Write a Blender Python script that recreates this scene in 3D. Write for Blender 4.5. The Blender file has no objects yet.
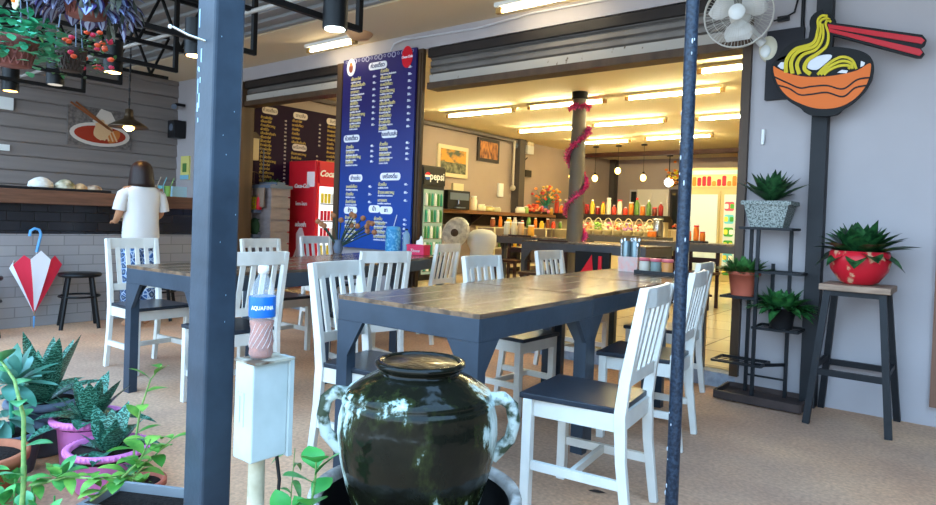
import bpy, bmesh, math, random
from mathutils import Vector, Matrix, Quaternion
random.seed(7)
scn = bpy.context.scene
C = scn.collection
PI = math.pi
V = Vector
def lin(h):
    h = h.lstrip('#')
    r = []
    for i in (0, 2, 4):
        c = int(h[i:i+2], 16)/255
        r.append(c/12.92 if c <= .04045 else ((c+.055)/1.055)**2.4)
    return (r[0], r[1], r[2], 1)

# ---------------------------------------------------------------- camera
cam = bpy.data.cameras.new('camera'); co = bpy.data.objects.new('camera', cam); C.objects.link(co)
pit, rol, yaw = .016, .037, .669
fw = V((-math.sin(yaw)*math.cos(pit), math.cos(yaw)*math.cos(pit), -math.sin(pit)))
r0 = V((math.cos(yaw), math.sin(yaw), 0)); u0 = r0.cross(fw)
rx = r0*math.cos(rol)+u0*math.sin(rol); ux = -r0*math.sin(rol)+u0*math.cos(rol)
co.matrix_world = Matrix(((rx.x, ux.x, -fw.x, 0), (rx.y, ux.y, -fw.y, 0), (rx.z, ux.z, -fw.z, 1.09), (0, 0, 0, 1)))
cam.sensor_width = 36; cam.lens = 650.1/936*36; cam.shift_y = -22.3/936; cam.clip_start = .05
scn.camera = co
# ---------------------------------------------------------------- sky
w = bpy.data.worlds.new('sky'); scn.world = w; w.use_nodes = True
nt = w.node_tree; bg = nt.nodes['Background']
tc = nt.nodes.new('ShaderNodeTexCoord'); sx = nt.nodes.new('ShaderNodeSeparateXYZ'); cr = nt.nodes.new('ShaderNodeValToRGB')
nt.links.new(tc.outputs['Generated'], sx.inputs[0]); nt.links.new(sx.outputs['Z'], cr.inputs[0]); nt.links.new(cr.outputs[0], bg.inputs[0])
cr.color_ramp.elements[0].position = 0; cr.color_ramp.elements[0].color = (.60, .80, 1.0, 1)
cr.color_ramp.elements[1].position = .7; cr.color_ramp.elements[1].color = (.34, .62, 1.0, 1)
bg.inputs[1].default_value = 3.4
# ---------------------------------------------------------------- exposure
scn.view_settings.view_transform = 'Standard'; scn.view_settings.look = 'None'
scn.view_settings.gamma = 1; scn.view_settings.use_curve_mapping = False
scn.view_settings.exposure = 0.95
TUBE_IN = 120; TUBE_OUT = 16

# ---------------------------------------------------------------- materials
MATS = {}
def mat(name, col, rough=.5, metal=0, var=0, vscale=6, bump=0, bscale=40, emit=None, estr=0, alpha=1, trans=0, col2=None, coat=0, vdet=4, vpos=(.35, .65), stretch=None, ior=None, spec=None):
    if name in MATS: return MATS[name]
    m = bpy.data.materials.new(name); m.use_nodes = True; n = m.node_tree; b = n.nodes['Principled BSDF']
    c = lin(col)
    b.inputs['Base Color'].default_value = c; b.inputs['Roughness'].default_value = rough; b.inputs['Metallic'].default_value = metal
    b.inputs['Transmission Weight'].default_value = trans; b.inputs['Coat Weight'].default_value = coat
    if ior: b.inputs['IOR'].default_value = ior
    b.inputs['Specular IOR Level'].default_value = .5 if (spec is None and (rough < .2 or metal)) else (.26 if spec is None else spec)
    if alpha < 1: b.inputs['Alpha'].default_value = alpha
    if emit: b.inputs['Emission Color'].default_value = lin(emit); b.inputs['Emission Strength'].default_value = estr
    t = n.nodes.new('ShaderNodeTexCoord'); src = t.outputs['Object']
    if stretch:
        mp = n.nodes.new('ShaderNodeMapping'); mp.inputs['Scale'].default_value = stretch; n.links.new(src, mp.inputs[0]); src = mp.outputs[0]
    if var or col2:
        no = n.nodes.new('ShaderNodeTexNoise'); no.inputs['Scale'].default_value = vscale; no.inputs['Detail'].default_value = vdet
        n.links.new(src, no.inputs['Vector'])
        r = n.nodes.new('ShaderNodeValToRGB'); n.links.new(no.outputs[0], r.inputs[0]); n.links.new(r.outputs[0], b.inputs['Base Color'])
        c2 = lin(col2) if col2 else tuple(max(0, x*(1-var)) for x in c[:3])+(1,)
        r.color_ramp.elements[0].position = vpos[0]; r.color_ramp.elements[0].color = c2
        r.color_ramp.elements[1].position = vpos[1]; r.color_ramp.elements[1].color = c
    if bump:
        nb = n.nodes.new('ShaderNodeTexNoise'); nb.inputs['Scale'].default_value = bscale; nb.inputs['Detail'].default_value = 3
        n.links.new(src, nb.inputs['Vector']); bp = n.nodes.new('ShaderNodeBump'); bp.inputs['Strength'].default_value = bump; bp.inputs['Distance'].default_value = .01
        n.links.new(nb.outputs[0], bp.inputs['Height']); n.links.new(bp.outputs[0], b.inputs['Normal'])
    MATS[name] = m
    return m
def brickmat(name, c1, c2, mortar, bw, bh, ms=.006, plane='xy', rough=.4, offset=.5):
    m = bpy.data.materials.new(name); m.use_nodes = True; n = m.node_tree; b = n.nodes['Principled BSDF']
    t = n.nodes.new('ShaderNodeTexCoord'); s = n.nodes.new('ShaderNodeSeparateXYZ'); k = n.nodes.new('ShaderNodeCombineXYZ')
    n.links.new(t.outputs['Object'], s.inputs[0])
    n.links.new(s.outputs[plane[0].upper()], k.inputs[0]); n.links.new(s.outputs[plane[1].upper()], k.inputs[1])
    br = n.nodes.new('ShaderNodeTexBrick'); n.links.new(k.outputs[0], br.inputs['Vector'])
    br.offset = offset; br.inputs['Color1'].default_value = lin(c1); br.inputs['Color2'].default_value = lin(c2); br.inputs['Mortar'].default_value = lin(mortar)
    br.inputs['Scale'].default_value = 1; br.inputs['Brick Width'].default_value = bw; br.inputs['Row Height'].default_value = bh; br.inputs['Mortar Size'].default_value = ms
    n.links.new(br.outputs['Color'], b.inputs['Base Color']); b.inputs['Roughness'].default_value = rough
    bp = n.nodes.new('ShaderNodeBump'); bp.inputs['Strength'].default_value = .3; bp.inputs['Distance'].default_value = .004; bp.invert = True
    n.links.new(br.outputs['Fac'], bp.inputs['Height']); n.links.new(bp.outputs[0], b.inputs['Normal'])
    MATS[name] = m
    return m

M = dict(
 white=mat('chair white paint', 'dcd8ce', .35, var=.10, vscale=9, bump=.05),
 slate=mat('slate blue paint', '38434f', .34, var=.25, vscale=5, bump=.08),
 seat=mat('dark slate seat paint', '30353d', .30, var=.25, vscale=12, bump=.05, stretch=(1, 6, 1)),
 dark=mat('dark brown timber', '2c2522', .5, var=.3, bump=.05),
 black=mat('black steel', '0e0f10', .45),
 steel=mat('blackened steel', '1c1e22', .5, var=.3, vscale=20, bump=.1),
 chrome=mat('brushed steel', 'b9bdc0', .25, 1),
 wallw=mat('pale grey painted wall', 'b0a9aa', .7, var=.10, vscale=1.3, bump=.06, bscale=8),
 ceil=mat('cream ceiling board', 'dbc8aa', .8),
 ceilin=mat('cream interior ceiling', 'dccea6', .8),
 inwall=mat('taupe interior wall', 'a8978c', .7, var=.06, vscale=2),
 brown=mat('brown steel door frame', '54402f', .45, var=.35, vscale=8, stretch=(1, 1, .1)),
 shutter=mat('rolled shutter steel', '77706a', .45, .4, var=.25, vscale=4),
 pale=mat('pale shutter bar', 'a8a096', .6, col2='5c4a3a', vscale=22, vpos=(.28, .36)),
 red=mat('red plastic', 'd2182a', .35), pink=mat('pink plastic', 'e58bc4', .4), teal=mat('teal green', '2d8a70', .5),
 terra=mat('terracotta', 'b4694a', .75, var=.25, vscale=14, bump=.15), soil=mat('dark soil', '2b211b', .95, var=.6, vscale=60, bump=.8, bscale=90),
 greypot=mat('grey blue plastic', '5d6878', .5), whitepl=mat('white plastic', 'e8e8e4', .4), blackpl=mat('black plastic', '1c1c1e', .4),
 skin=mat('skin', 'b5825f', .55), hair=mat('dark brown hair', '2b1c17', .45, var=.4, vscale=60, stretch=(1, 1, .1)), shirt=mat('white cotton', 'd3cec8', .85, bump=.15, bscale=12),
 wood=mat('worn wood', 'a5805c', .6, var=.4, vscale=9, bump=.15, stretch=(1, 8, 8)), woodtop=mat('brown counter wood', '6b4b3a', .45, var=.35, vscale=6, stretch=(6, .6, 6)),
 shelfw=mat('shelf timber', '7c5636', .45, var=.3, stretch=(6, .6, 6)),
 glass=mat('clear glass', 'f2f6f4', .08, alpha=.25), orange=mat('orange', 'e07a2a', .5), yellow=mat('yellow', 'e2c92e', .5), blk=mat('matt black', '0b0a0b', .6, spec=.3),
)
def leafmat(name, c, c2, rough=.35, vs=18, stretch=None, vp=(.4, .6)):
    return mat(name, c, rough, col2=c2, vscale=vs, stretch=stretch, vpos=vp, vdet=3)

# ---------------------------------------------------------------- mesh builder
class MB:
    def __init__(s): s.v = []; s.f = []; s.m = []; s.sm = []
    def add(s, vs, fs, mi=0, smooth=False):
        k = len(s.v); s.v += [tuple(x) for x in vs]
        for f in fs: s.f.append(tuple(i+k for i in f)); s.m.append(mi); s.sm.append(smooth)
        return s
    def box(s, x0, x1, y0, y1, z0, z1, mi=0, R=None, o=None):
        vs = [V((x, y, z)) for x in (x0, x1) for y in (y0, y1) for z in (z0, z1)]
        if R is not None: o = V(o or (0, 0, 0)); vs = [R @ (p-o)+o for p in vs]
        return s.add(vs, [(0, 1, 3, 2), (4, 6, 7, 5), (0, 4, 5, 1), (2, 3, 7, 6), (0, 2, 6, 4), (1, 5, 7, 3)], mi)
    def beam(s, p0, p1, w, h, mi=0, up=(0, 0, 1)):
        return s.sweep([p0, p1], [(w, h)]*2, mi, up)
    def sweep(s, pts, wh, mi=0, up=(0, 0, 1)):
        pts = [V(p) for p in pts]; n = len(pts); vs = []
        for i, p in enumerate(pts):
            d = (pts[min(i+1, n-1)]-pts[max(i-1, 0)]).normalized(); u = V(up)
            a = d.cross(u)
            if a.length < 1e-4: a = d.cross(V((1, 0, 0)))
            a.normalize(); b = a.cross(d).normalized(); W, H = wh[i] if isinstance(wh, list) else wh
            for sa, sb in ((-1, -1), (1, -1), (1, 1), (-1, 1)): vs.append(p+a*sa*W/2+b*sb*H/2)
        fs = [(0, 1, 2, 3), tuple(4*(n-1)+k for k in (3, 2, 1, 0))]
        for i in range(n-1):
            for k in range(4): fs.append((4*i+k, 4*i+4+k, 4*i+4+(k+1) % 4, 4*i+(k+1) % 4))
        return s.add(vs, fs, mi)
    def tube(s, pts, r, n=10, mi=0, caps=True):
        pts = [V(p) for p in pts]; m = len(pts); vs = []; pa = None
        for i, p in enumerate(pts):
            d = (pts[min(i+1, m-1)]-pts[max(i-1, 0)])
            if d.length < 1e-9: d = V((0, 0, 1))
            d.normalize()
            if pa is None:
                a = d.cross(V((0, 0, 1)))
                if a.length < 1e-3: a = d.cross(V((1, 0, 0)))
            else:
                a = pa-d*pa.dot(d)
                if a.length < 1e-5: a = d.cross(V((.3, .5, .8)))
            a.normalize(); pa = a; b = d.cross(a); R = r[i] if isinstance(r, (list, tuple)) else r
            for k in range(n):
                t = 2*PI*k/n; vs.append(p+a*math.cos(t)*R+b*math.sin(t)*R)
        fs = []
        for i in range(m-1):
            for k in range(n): fs.append((i*n+k, i*n+(k+1) % n, (i+1)*n+(k+1) % n, (i+1)*n+k))
        s.add(vs, fs, mi, True)
        if caps: s.add(vs[:n], [tuple(range(n))[::-1]], mi); s.add(vs[-n:], [tuple(range(n))], mi)
        return s
    def lathe(s, prof, c=(0, 0, 0), n=24, mi=0, ax=None, sx=1, sy=1, caps=True):
        c = V(c); vs = []; Q = V((0, 0, 1)).rotation_difference(V(ax)) if ax else None
        for r, z in prof:
            for k in range(n):
                t = 2*PI*k/n; p = V((r*math.cos(t)*sx, r*math.sin(t)*sy, z))
                if Q: p = Q @ p
                vs.append(c+p)
        fs = []
        for i in range(len(prof)-1):
            for k in range(n): fs.append((i*n+k, i*n+(k+1) % n, (i+1)*n+(k+1) % n, (i+1)*n+k))
        s.add(vs, fs, mi, True)
        if not caps: return s
        if prof[0][0] > 1e-5: s.add(vs[:n], [tuple(range(n))[::-1]], mi)
        if prof[-1][0] > 1e-5: s.add(vs[-n:], [tuple(range(n))], mi)
        return s
    def ell(s, c, rx, ry=None, rz=None, mi=0, n=12, m=8, R=None):
        ry = ry or rx; rz = rz or rx; vs = []; c = V(c)
        for i in range(m+1):
            a = PI*i/m
            for k in range(n):
                t = 2*PI*k/n; p = V((rx*math.sin(a)*math.cos(t), ry*math.sin(a)*math.sin(t), -rz*math.cos(a)))
                if R is not None: p = R @ p
                vs.append(c+p)
        fs = []
        for i in range(m):
            for k in range(n): fs.append((i*n+k, i*n+(k+1) % n, (i+1)*n+(k+1) % n, (i+1)*n+k))
        return s.add(vs, fs, mi, True)
    def prism(s, poly, o, U, W, N, t, mi=0):
        """polygon (u,v) in plane o+uU+vW, thickness t along N"""
        o, U, W, N = V(o), V(U), V(W), V(N); n = len(poly)
        a = [o+U*u+W*v for u, v in poly]; b = [p+N*t for p in a]
        fs = [tuple(range(n))[::-1], tuple(range(n, 2*n))]+[(i, (i+1) % n, n+(i+1) % n, n+i) for i in range(n)]
        return s.add(a+b, fs, mi)
    def leaf(s, p, d, L, W, droop=.3, mi=0, up=None, seg=6, fold=.25, mid=.45, tip=1.0, edge=None):
        """a curved folded leaf blade starting at p going along d"""
        p = V(p); d = V(d).normalized(); u = V(up) if up else V((0, 0, 1))
        a = d.cross(u)
        if a.length < 1e-3: a = V((1, 0, 0))
        a.normalize(); vs = []; q = p.copy(); dd = d.copy()
        for i in range(seg+1):
            t = i/seg
            wd = W/2*(math.sin(PI*min(1, t/(2*mid))) if t < mid else math.cos(PI/2*((t-mid)/(1-mid)))**tip)
            if i == 0: wd = max(wd, W*.08)
            nn = a.cross(dd).normalized()
            if edge is None: vs += [q-a*wd+nn*wd*fold, q, q+a*wd+nn*wd*fold]
            else: vs += [q+a*wd*j+nn*wd*fold*abs(j) for j in (-1, -.62, -.12, .12, .62, 1)]
            dd = (dd+V((0, 0, -1))*droop/seg*1.6).normalized(); q = q+dd*L/seg
        if edge is not None:
            s.add(vs, [(6*i+k, 6*i+k+1, 6*i+7+k, 6*i+6+k) for i in range(seg) for k in (1, 3)], mi, True)
            return s.add(vs, [(6*i+k, 6*i+k+1, 6*i+7+k, 6*i+6+k) for i in range(seg) for k in (0, 2, 4)], edge, True)
        fs = []
        for i in range(seg):
            for k in (0, 1): fs.append((3*i+k, 3*i+k+1, 3*i+3+k+1, 3*i+3+k))
        return s.add(vs, fs, mi, True)
    def build(s, name, mats, parent=None, bevel=0, solid=0, label=None):
        me = bpy.data.meshes.new(name); me.from_pydata(s.v, [], s.f)
        for m in (mats if isinstance(mats, (list, tuple)) else [mats]): me.materials.append(m)
        me.polygons.foreach_set('material_index', s.m); me.polygons.foreach_set('use_smooth', s.sm)
        me.update(); o = bpy.data.objects.new(name, me); C.objects.link(o)
        if bevel:
            b = o.modifiers.new('bevel', 'BEVEL'); b.width = bevel; b.segments = 2; b.limit_method = 'ANGLE'; b.angle_limit = .7
        if solid:
            b = o.modifiers.new('solid', 'SOLIDIFY'); b.thickness = solid
        if parent: o.parent = parent
        if label: o['label'] = label
        return o
def thing(name, label, cat, loc=(0, 0, 0), rz=0, group=None):
    o = bpy.data.objects.new(name, None); C.objects.link(o); o.empty_display_size = .1
    o.location = loc; o.rotation_euler = (0, 0, rz); return tag(o, label, cat, group)
def tag(o, label, cat, group=None, kind=None):
    o['label'] = label; o['category'] = cat
    if group: o['group'] = group
    if kind: o['kind'] = kind
    return o
def struct(o): o['kind'] = 'structure'; return o
def dup(root, loc=None, rz=None, label=None, group=None, scale=None):
    r = root.copy(); C.objects.link(r)
    if loc: r.location = loc
    if rz is not None: r.rotation_euler = (0, 0, rz)
    if label: r['label'] = label
    if group: r['group'] = group
    if scale: r.scale = (scale,)*3
    for ch in list(root.children):
        c = ch.copy(); C.objects.link(c); c.parent = r
        for g in ch.children:
            d = g.copy(); C.objects.link(d); d.parent = c
    return r
def text_into(mb, body, size, o, U, W, mi=0, align='CENTER', ext=.0015, shear=0, fat=0, sx=1):
    """lettering as geometry: origin o, direction U, up W"""
    c = bpy.data.curves.new('t', 'FONT'); c.body = body; c.size = size; c.align_x = align; c.align_y = 'CENTER'; c.extrude = ext; c.shear = shear; c.offset = fat; c.resolution_u = 2
    t = bpy.data.objects.new('t', c); C.objects.link(t)
    dg = bpy.context.evaluated_depsgraph_get(); me = bpy.data.meshes.new_from_object(t.evaluated_get(dg))
    o, U, W = V(o), V(U), V(W); N = U.cross(W)
    mb.add([o+U*v.co.x*sx+W*v.co.y+N*v.co.z for v in me.vertices], [tuple(p.vertices) for p in me.polygons], mi)
    bpy.data.objects.remove(t); bpy.data.curves.remove(c); bpy.data.meshes.remove(me)
def rrect(w, h, r=.2, n=4):
    pts = []; r = r*min(w, h)
    for cx, cy, a0 in ((w/2-r, h/2-r, 0), (-w/2+r, h/2-r, 90), (-w/2+r, -h/2+r, 180), (w/2-r, -h/2+r, 270)):
        for k in range(n+1):
            a = math.radians(a0+90*k/n); pts.append((cx+r*math.cos(a), cy+r*math.sin(a)))
    return pts
def circ(cx, cy, rx, ry=None, n=24): return [(cx+rx*math.cos(2*PI*k/n), cy+(ry or rx)*math.sin(2*PI*k/n)) for k in range(n)]
# ================================================================ THE SETTING
# patio floor: rough brown concrete
fl = mat('patio concrete', 'e2b692', .8, col2='c69a7c', vscale=1.6, vpos=(.3, .7), bump=.25, bscale=70)
def floor_nodes():
    n = fl.node_tree; b = n.nodes['Principled BSDF']
    t = n.nodes.new('ShaderNodeTexCoord'); base = b.inputs['Base Color'].links[0].from_socket
    # fine aggregate speckle
    a = n.nodes.new('ShaderNodeTexNoise'); a.inputs['Scale'].default_value = 55; a.inputs['Detail'].default_value = 4; n.links.new(t.outputs['Object'], a.inputs['Vector'])
    ra = n.nodes.new('ShaderNodeValToRGB'); ra.color_ramp.elements[0].position = .3; ra.color_ramp.elements[0].color = (.78, .77, .76, 1); ra.color_ramp.elements[1].position = .65; ra.color_ramp.elements[1].color = (1.08, 1.06, 1.05, 1)
    n.links.new(a.outputs[0], ra.inputs[0])
    mx = n.nodes.new('ShaderNodeMix'); mx.data_type = 'RGBA'; mx.blend_type = 'MULTIPLY'; mx.inputs['Factor'].default_value = 1
    n.links.new(base, mx.inputs[6]); n.links.new(ra.outputs[0], mx.inputs[7])
    # big damp grey patches
    c = n.nodes.new('ShaderNodeTexNoise'); c.inputs['Scale'].default_value = .55; c.inputs['Detail'].default_value = 6; n.links.new(t.outputs['Object'], c.inputs['Vector'])
    rc = n.nodes.new('ShaderNodeValToRGB'); rc.color_ramp.elements[0].position = .42; rc.color_ramp.elements[0].color = (.72, .76, .84, 1); rc.color_ramp.elements[1].position = .6; rc.color_ramp.elements[1].color = (1.05, .98, .9, 1)
    n.links.new(c.outputs[0], rc.inputs[0])
    m2 = n.nodes.new('ShaderNodeMix'); m2.data_type = 'RGBA'; m2.blend_type = 'MULTIPLY'; m2.inputs['Factor'].default_value = .8
    n.links.new(mx.outputs[2], m2.inputs[6]); n.links.new(rc.outputs[0], m2.inputs[7]); n.links.new(m2.outputs[2], b.inputs['Base Color'])
floor_nodes()
struct(MB().box(-12, 6, -7, 4.62, -.1, 0).build('floor', fl))
tile = brickmat('cream floor tiles', 'd8c49a', 'e0cda6', '9a8a6c', .6, .6, .008, 'xy', .22, 0)
struct(MB().box(-7.6, .6, 4.72, 15.6, -.1, .1).build('floor_interior', tile))
struct(MB().box(-7.3, -1.28, 4.6, 4.75, -.1, .1).build('trim_sill', mat('pale blue sill', '9fa8b4', .7, var=.3, vscale=20)))
struct(MB().box(-12, -7.9, 4.76, 7.2, -.1, .02).build('floor_side', fl))
# facade wall with two wide openings
fw_ = MB()
fw_.box(-1.28, -.2, 4.6, 4.75, 0, 2.87); fw_.box(-.2, 2.4, 4.6, 4.75, 2.2, 2.87)
fw_.box(.75, 2.4, 4.6, 4.75, 0, 2.2); fw_.box(-.2, .75, 4.6, 4.75, 0, .12)
fw_.box(-4.40, -1.28, 4.6, 4.75, 2.70, 2.87); fw_.box(-5.4, -4.40, 4.6, 4.75, 0, 2.87)
fw_.box(-7.3, -5.4, 4.6, 4.75, 2.70, 2.87); fw_.box(-9.0, -7.3, 4.6, 4.75, 0, 2.87)
struct(fw_.build('wall_front', M['wallw']))
# clapboard wall beyond the bar
cb = mat('grey clapboard', '8b817c', .6, var=.12, vscale=3, stretch=(1, .3, 6))
mb = MB(); z = 0
while z < 2.87:
    mb.prism([(0, z), (.030, z), (.030, z+.02), (.010, min(2.87, z+.15)), (-.01, min(2.87, z+.165)), (-.01, z)], (-8.9, -1.5, 0), (1, 0, 0), (0, 0, 1), (0, 1, 0), 6.1); z += .165
mb.box(-9.0, -8.9, -1.5, 4.6, 0, 2.87)
struct(mb.build('wall_left', cb))
# interior shell
struct(MB().box(-7.62, -7.5, 4.75, 15.6, 0, 2.75).build('wall_interior_left', M['inwall']))
struct(MB().box(-7.62, .6, 15.4, 15.52, 0, 2.75).build('wall_interior_back', M['inwall']))
struct(MB().box(.5, .62, 4.75, 15.6, 0, 2.75).build('wall_interior_right', M['inwall']))
struct(MB().box(-7.62, .62, 4.75, 15.6, 2.75, 2.87).build('ceiling_interior', M['ceilin']))
struct(MB().box(-7.5, .5, 13.7, 13.85, 2.66, 2.75).build('trim_ceiling_beam', mat('dark red beam', '4b2c22', .5)))
struct(MB().beam((-7.42, 4.8, 2.7), (-7.42, 11.0, 2.7), .06, .06).build('trim_conduit', mat('grey conduit', '6a635f', .6)))
struct(MB().box(-7.5, -7.32, 10.85, 11.05, .1, 2.75).build('trim_pillar', mat('dark pillar', '4a4440', .55)))
struct(MB().box(-7.5, -7.35, 15.2, 15.4, .1, 2.75).build('trim_corner_post', mat('dark pillar', '4a4440', .55)))
# patio ceiling: smooth strip by the wall, ribbed sheet beyond
struct(MB().box(-9.0, 2.4, 3.82, 4.6, 2.87, 2.93).build('ceiling', M['ceil']))
rib = mat('grey ribbed roofing', '989a9c', .55, var=.15, vscale=2, stretch=(.3, 3, 1))
mb = MB(); mb.box(-9.0, -1.2, 1.0, 3.82, 2.90, 2.94); mb.box(-1.2, 2.4, 2.2, 3.82, 2.90, 2.94); y = 1.02
while y < 3.82: xe = -1.2 if y < 2.2 else 2.4; mb.box(-9.0, xe, y, y+.035, 2.872, 2.90); mb.box(-9.0, xe, y+.06, y+.075, 2.885, 2.90); y += .17
struct(mb.build('ceiling_canopy', rib))
# pillar frames around the openings
for i, (x0, x1) in enumerate(((-4.37, -4.225), (-1.31, -1.255), (-5.46, -5.38), (-7.32, -7.26))):
    mb = MB(); mb.box(x0, x1, 4.56, 4.60 if i == 0 else 4.75, .0 if i != 1 else .1, 2.7)
    if i == 0:
        for k in range(3): mb.box(x0+.02+.045*k, x0+.038+.045*k, 4.545, 4.56, 0, 2.66)
    struct(mb.build('trim_opening_%s' % 'abcd'[i], M['brown']))
def shutter(x0, x1, name, zb, bar=True):
    mb = MB(); mb.box(x0, x1, 4.66, 4.75, zb+.13, 2.70); z = zb+.15; k = 0
    while z < 2.66: mb.prism([(0, z), (.02, z+.012), (.02, z+.05), (0, z+.062)], (x0, 4.66, 0), (0, -1, 0), (0, 0, 1), (1, 0, 0), x1-x0); z += .066
    mb.box(x0, x1, 4.63, 4.75, zb+.055, zb+.14, 1); mb.box(x0, x1, 4.60, 4.76, zb, zb+.06, 2)
    mb.box(x0, x1, 4.6, 4.66, 2.62, 2.71, 3)
    return tag(mb.build(name, [M['shutter'], M['pale'], M['brown'], M['dark']]), '', '')
s = shutter(-4.2, -1.31, 'roller_shutter', 2.32); tag(s, 'rolled up steel shutter over the wide main doorway', 'shutter', 'roller shutters')
s = shutter(-7.26, -5.46, 'roller_shutter', 2.40); tag(s, 'rolled up steel shutter over the opening left of the blue menu board', 'shutter', 'roller shutters')
# frame of the window at the far right
struct(MB().box(-.2, -.165, 4.55, 4.75, .12, 2.2).build('window_1', mat('red brown timber frame', '7c5a48', .5)))
struct(MB().box(-.165, .75, 4.66, 4.70, .12, 2.2).build('window_1_glass', mat('dark window glass', '3c4650', .1)))
# back wall openings
struct(MB().box(-7.0, -6.0, 15.36, 15.4, .1, 2.0).box(-6.95, -6.82, 15.34, 15.36, 1.2, 1.95, 1).box(-6.8, -6.08, 15.34, 15.36, 1.25, 1.95, 1).build('window_2', [M['wallw'], mat('dark window', '14181a', .5)]))
mb = MB(); mb.box(-6.75, -5.95, 15.25, 15.32, .1, 2.0)
for i in (0, 1):
    for j in (0, 1, 2): mb.box(-6.68+.36*i, -6.38+.36*i, 15.235, 15.25, .2+.6*j, .7+.6*j)
struct(mb.build('door_1', mat('cream panel door', 'd9d0bd', .5)))
struct(MB().box(-5.9, -5.2, 15.25, 15.32, .1, 2.0).box(-5.85, -5.6, 15.24, 15.25, .2, 1.9, 1).box(-5.5, -5.25, 15.24, 15.25, .2, 1.9, 1).build('door_2', [M['dark'], mat('dark glass', '1e2528', .08)]))

# white stained counter by the clapboard wall : tiles in two colours and a timber top
mb = MB(); mb.box(-7.2, -6.58, -1.5, 4.5, 0, .825).build
ct = thing('bar_counter', 'long outdoor bar counter with grey and black tiles and brown timber top', 'counter', (-6.9, 1.5, 0))
MB().box(-.3, .32, -3, 2.25, 0, .825).build('grey_tile_base', brickmat('grey wall tiles', '8e8a89', '969290', '757170', .25, .09, .004, 'yz', .3), ct)
MB().box(-.3, .325, -3, 2.25, .825, 1.09).build('black_tile_band', brickmat('black wall tiles', '1d1d20', '26262a', '101012', .21, .085, .005, 'yz', .25), ct)
MB().box(-.35, .42, -3, 2.28, 1.09, 1.215).build('counter_top', M['woodtop'], ct, bevel=.008)

# ================================================================ CANOPY STEEL
bp = mat('blue grey post paint', '35424f', .38, var=.35, vscale=7, bump=.12, bscale=30, col2=None)
struct(MB().box(2.25, 2.4, -1.0, 4.6, 0, 2.9).build('wall_light_block', mat('dark light-blocking wall', '4a4746', .8)))  # added wall out of view, keeps sky light off faces turned to +X
t = thing('canopy_post', 'thick square blue-grey steel post in the foreground', 'post', (-1.75, 1.03, 0), 0)
MB().box(-.05, .05, -.05, .044, 0, 2.9).build('post_tube', bp, t, bevel=.008)
chip = MB()
for i in range(9):
    zz = random.uniform(1.33, 1.62); yy = random.uniform(-.036, -.02); h = random.uniform(.01, .06)
    chip.box(yy, yy+random.uniform(.003, .007), -.0512, -.0498, zz, zz+h)
for i in range(8):
    zz = random.uniform(.5, 1.6); yy = random.uniform(-.04, .04); chip.box(.0498, .0503, yy, yy+.0015, zz, zz+.004)
chip.build('chipped_paint', mat('pale worn paint', '9dbccb', .6), t)
MB().tube([(.0, -.05, 1.57), (-.02, -.09, 1.58), (-.05, -.12, 1.60)], .004, 6).ell((-.055, -.125, 1.6), .006, mi=1).build('hook', [M['chrome'], M['whitepl']], t)
pp = mat('dark blue speckled paint', '2f3b4a', .35, col2='1c2430', vscale=90, vpos=(.4, .6), bump=.1, bscale=90)
t = thing('canopy_pole', 'slim round dark blue steel pole with flaking paint', 'pole', (-.825, 2.262, 0))
MB().tube([(0, 0, 0), (0, 0, 2.9)], .0225, 20).build('pole_tube', pp, t)
mb = MB()
for i in range(34):
    a = random.uniform(2.6, 5.6); zz = random.uniform(.1, 2.1); h = random.uniform(.004, .016)
    c = V((math.cos(a)*.0228, math.sin(a)*.0228, zz)); mb.ell(c, .0008+h*.15, .0008+h*.15, h*.7, n=6, m=4)
mb.build('bare_flecks', mat('bare flecks', 'c3cbd4', .6), t)

fm = M['blk']
def frame(x, lab):
    t = thing('lamp_frame', lab, 'frame', (x, 2.66, 2.2), 0, 'black steel lamp frames')
    MB().box(-.016, .016, -.016, .016, 0, .67).build('upright', fm, t); MB().box(-.016, .016, -1.5, -.016, 0, .032).build('lower_bar', fm, t)
    MB().box(-.02, .02, -1.5, -.02, .30, .33).build('upper_bar', fm, t)
    return t
for x, l in ((-3.0, 'nearest the blue menu board'), (-4.1, 'second from the menu board, just right of the thick post'), (-5.2, 'holding the lamp left of the thick post'), (-6.2, 'fourth from the menu board'), (-7.0, 'farthest one, by the clapboard wall')):
    frame(x, 'square black steel lamp frame, '+l)
def lamp(x, y, lab, col, st):
    t = thing('downlight', lab, 'lamp', (x, y, 2.12), 0, 'black cylinder lamps')
    MB().tube([(0, 0, 0), (0, 0, .24)], .068, 24).build('housing', M['black'], t)
    MB().tube([(0, 0, -.003), (0, 0, .0)], .055, 20).build('lit_lens', mat('lens '+col, col, .5, emit=col, estr=st), t)
lamp(-2.86, 2.36, 'black cylinder lamp with a cool white light, left of the blue menu board', 'eaffff', 14)
lamp(-4.18, 2.27, 'black cylinder lamp half hidden by the thick post', 'ffc982', 9)
lamp(-5.28, 2.21, 'black cylinder lamp with warm light, above the food poster', 'ffc27a', 10)
lamp(-6.3, 2.17, 'unlit looking black cylinder lamp below the red hanging flowers', 'b9b3a8', .6)
lamp(-7.07, 2.07, 'leftmost black cylinder lamp with amber light', 'ffb055', 8)
def truss(x, lab, y0=1.2, y1=3.3):
    t = thing('roof_truss', lab, 'truss', (x, 0, 0), 0, 'canopy roof trusses')
    MB().box(-.015, .015, y0, y1, 2.41, 2.44).build('bottom_chord', fm, t); MB().box(-.015, .015, y0, y1, 2.82, 2.85).build('top_chord', fm, t)
    n = 12; mb = MB()
    for i in range(n):
        ya = y0+(y1-y0)*i/n; yb = y0+(y1-y0)*(i+1)/n
        mb.beam((0, ya, 2.43 if i % 2 else 2.83), (0, yb, 2.83 if i % 2 else 2.43), .02, .02, up=(1, 0, 0))
    mb.build('web', fm, t)
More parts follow.
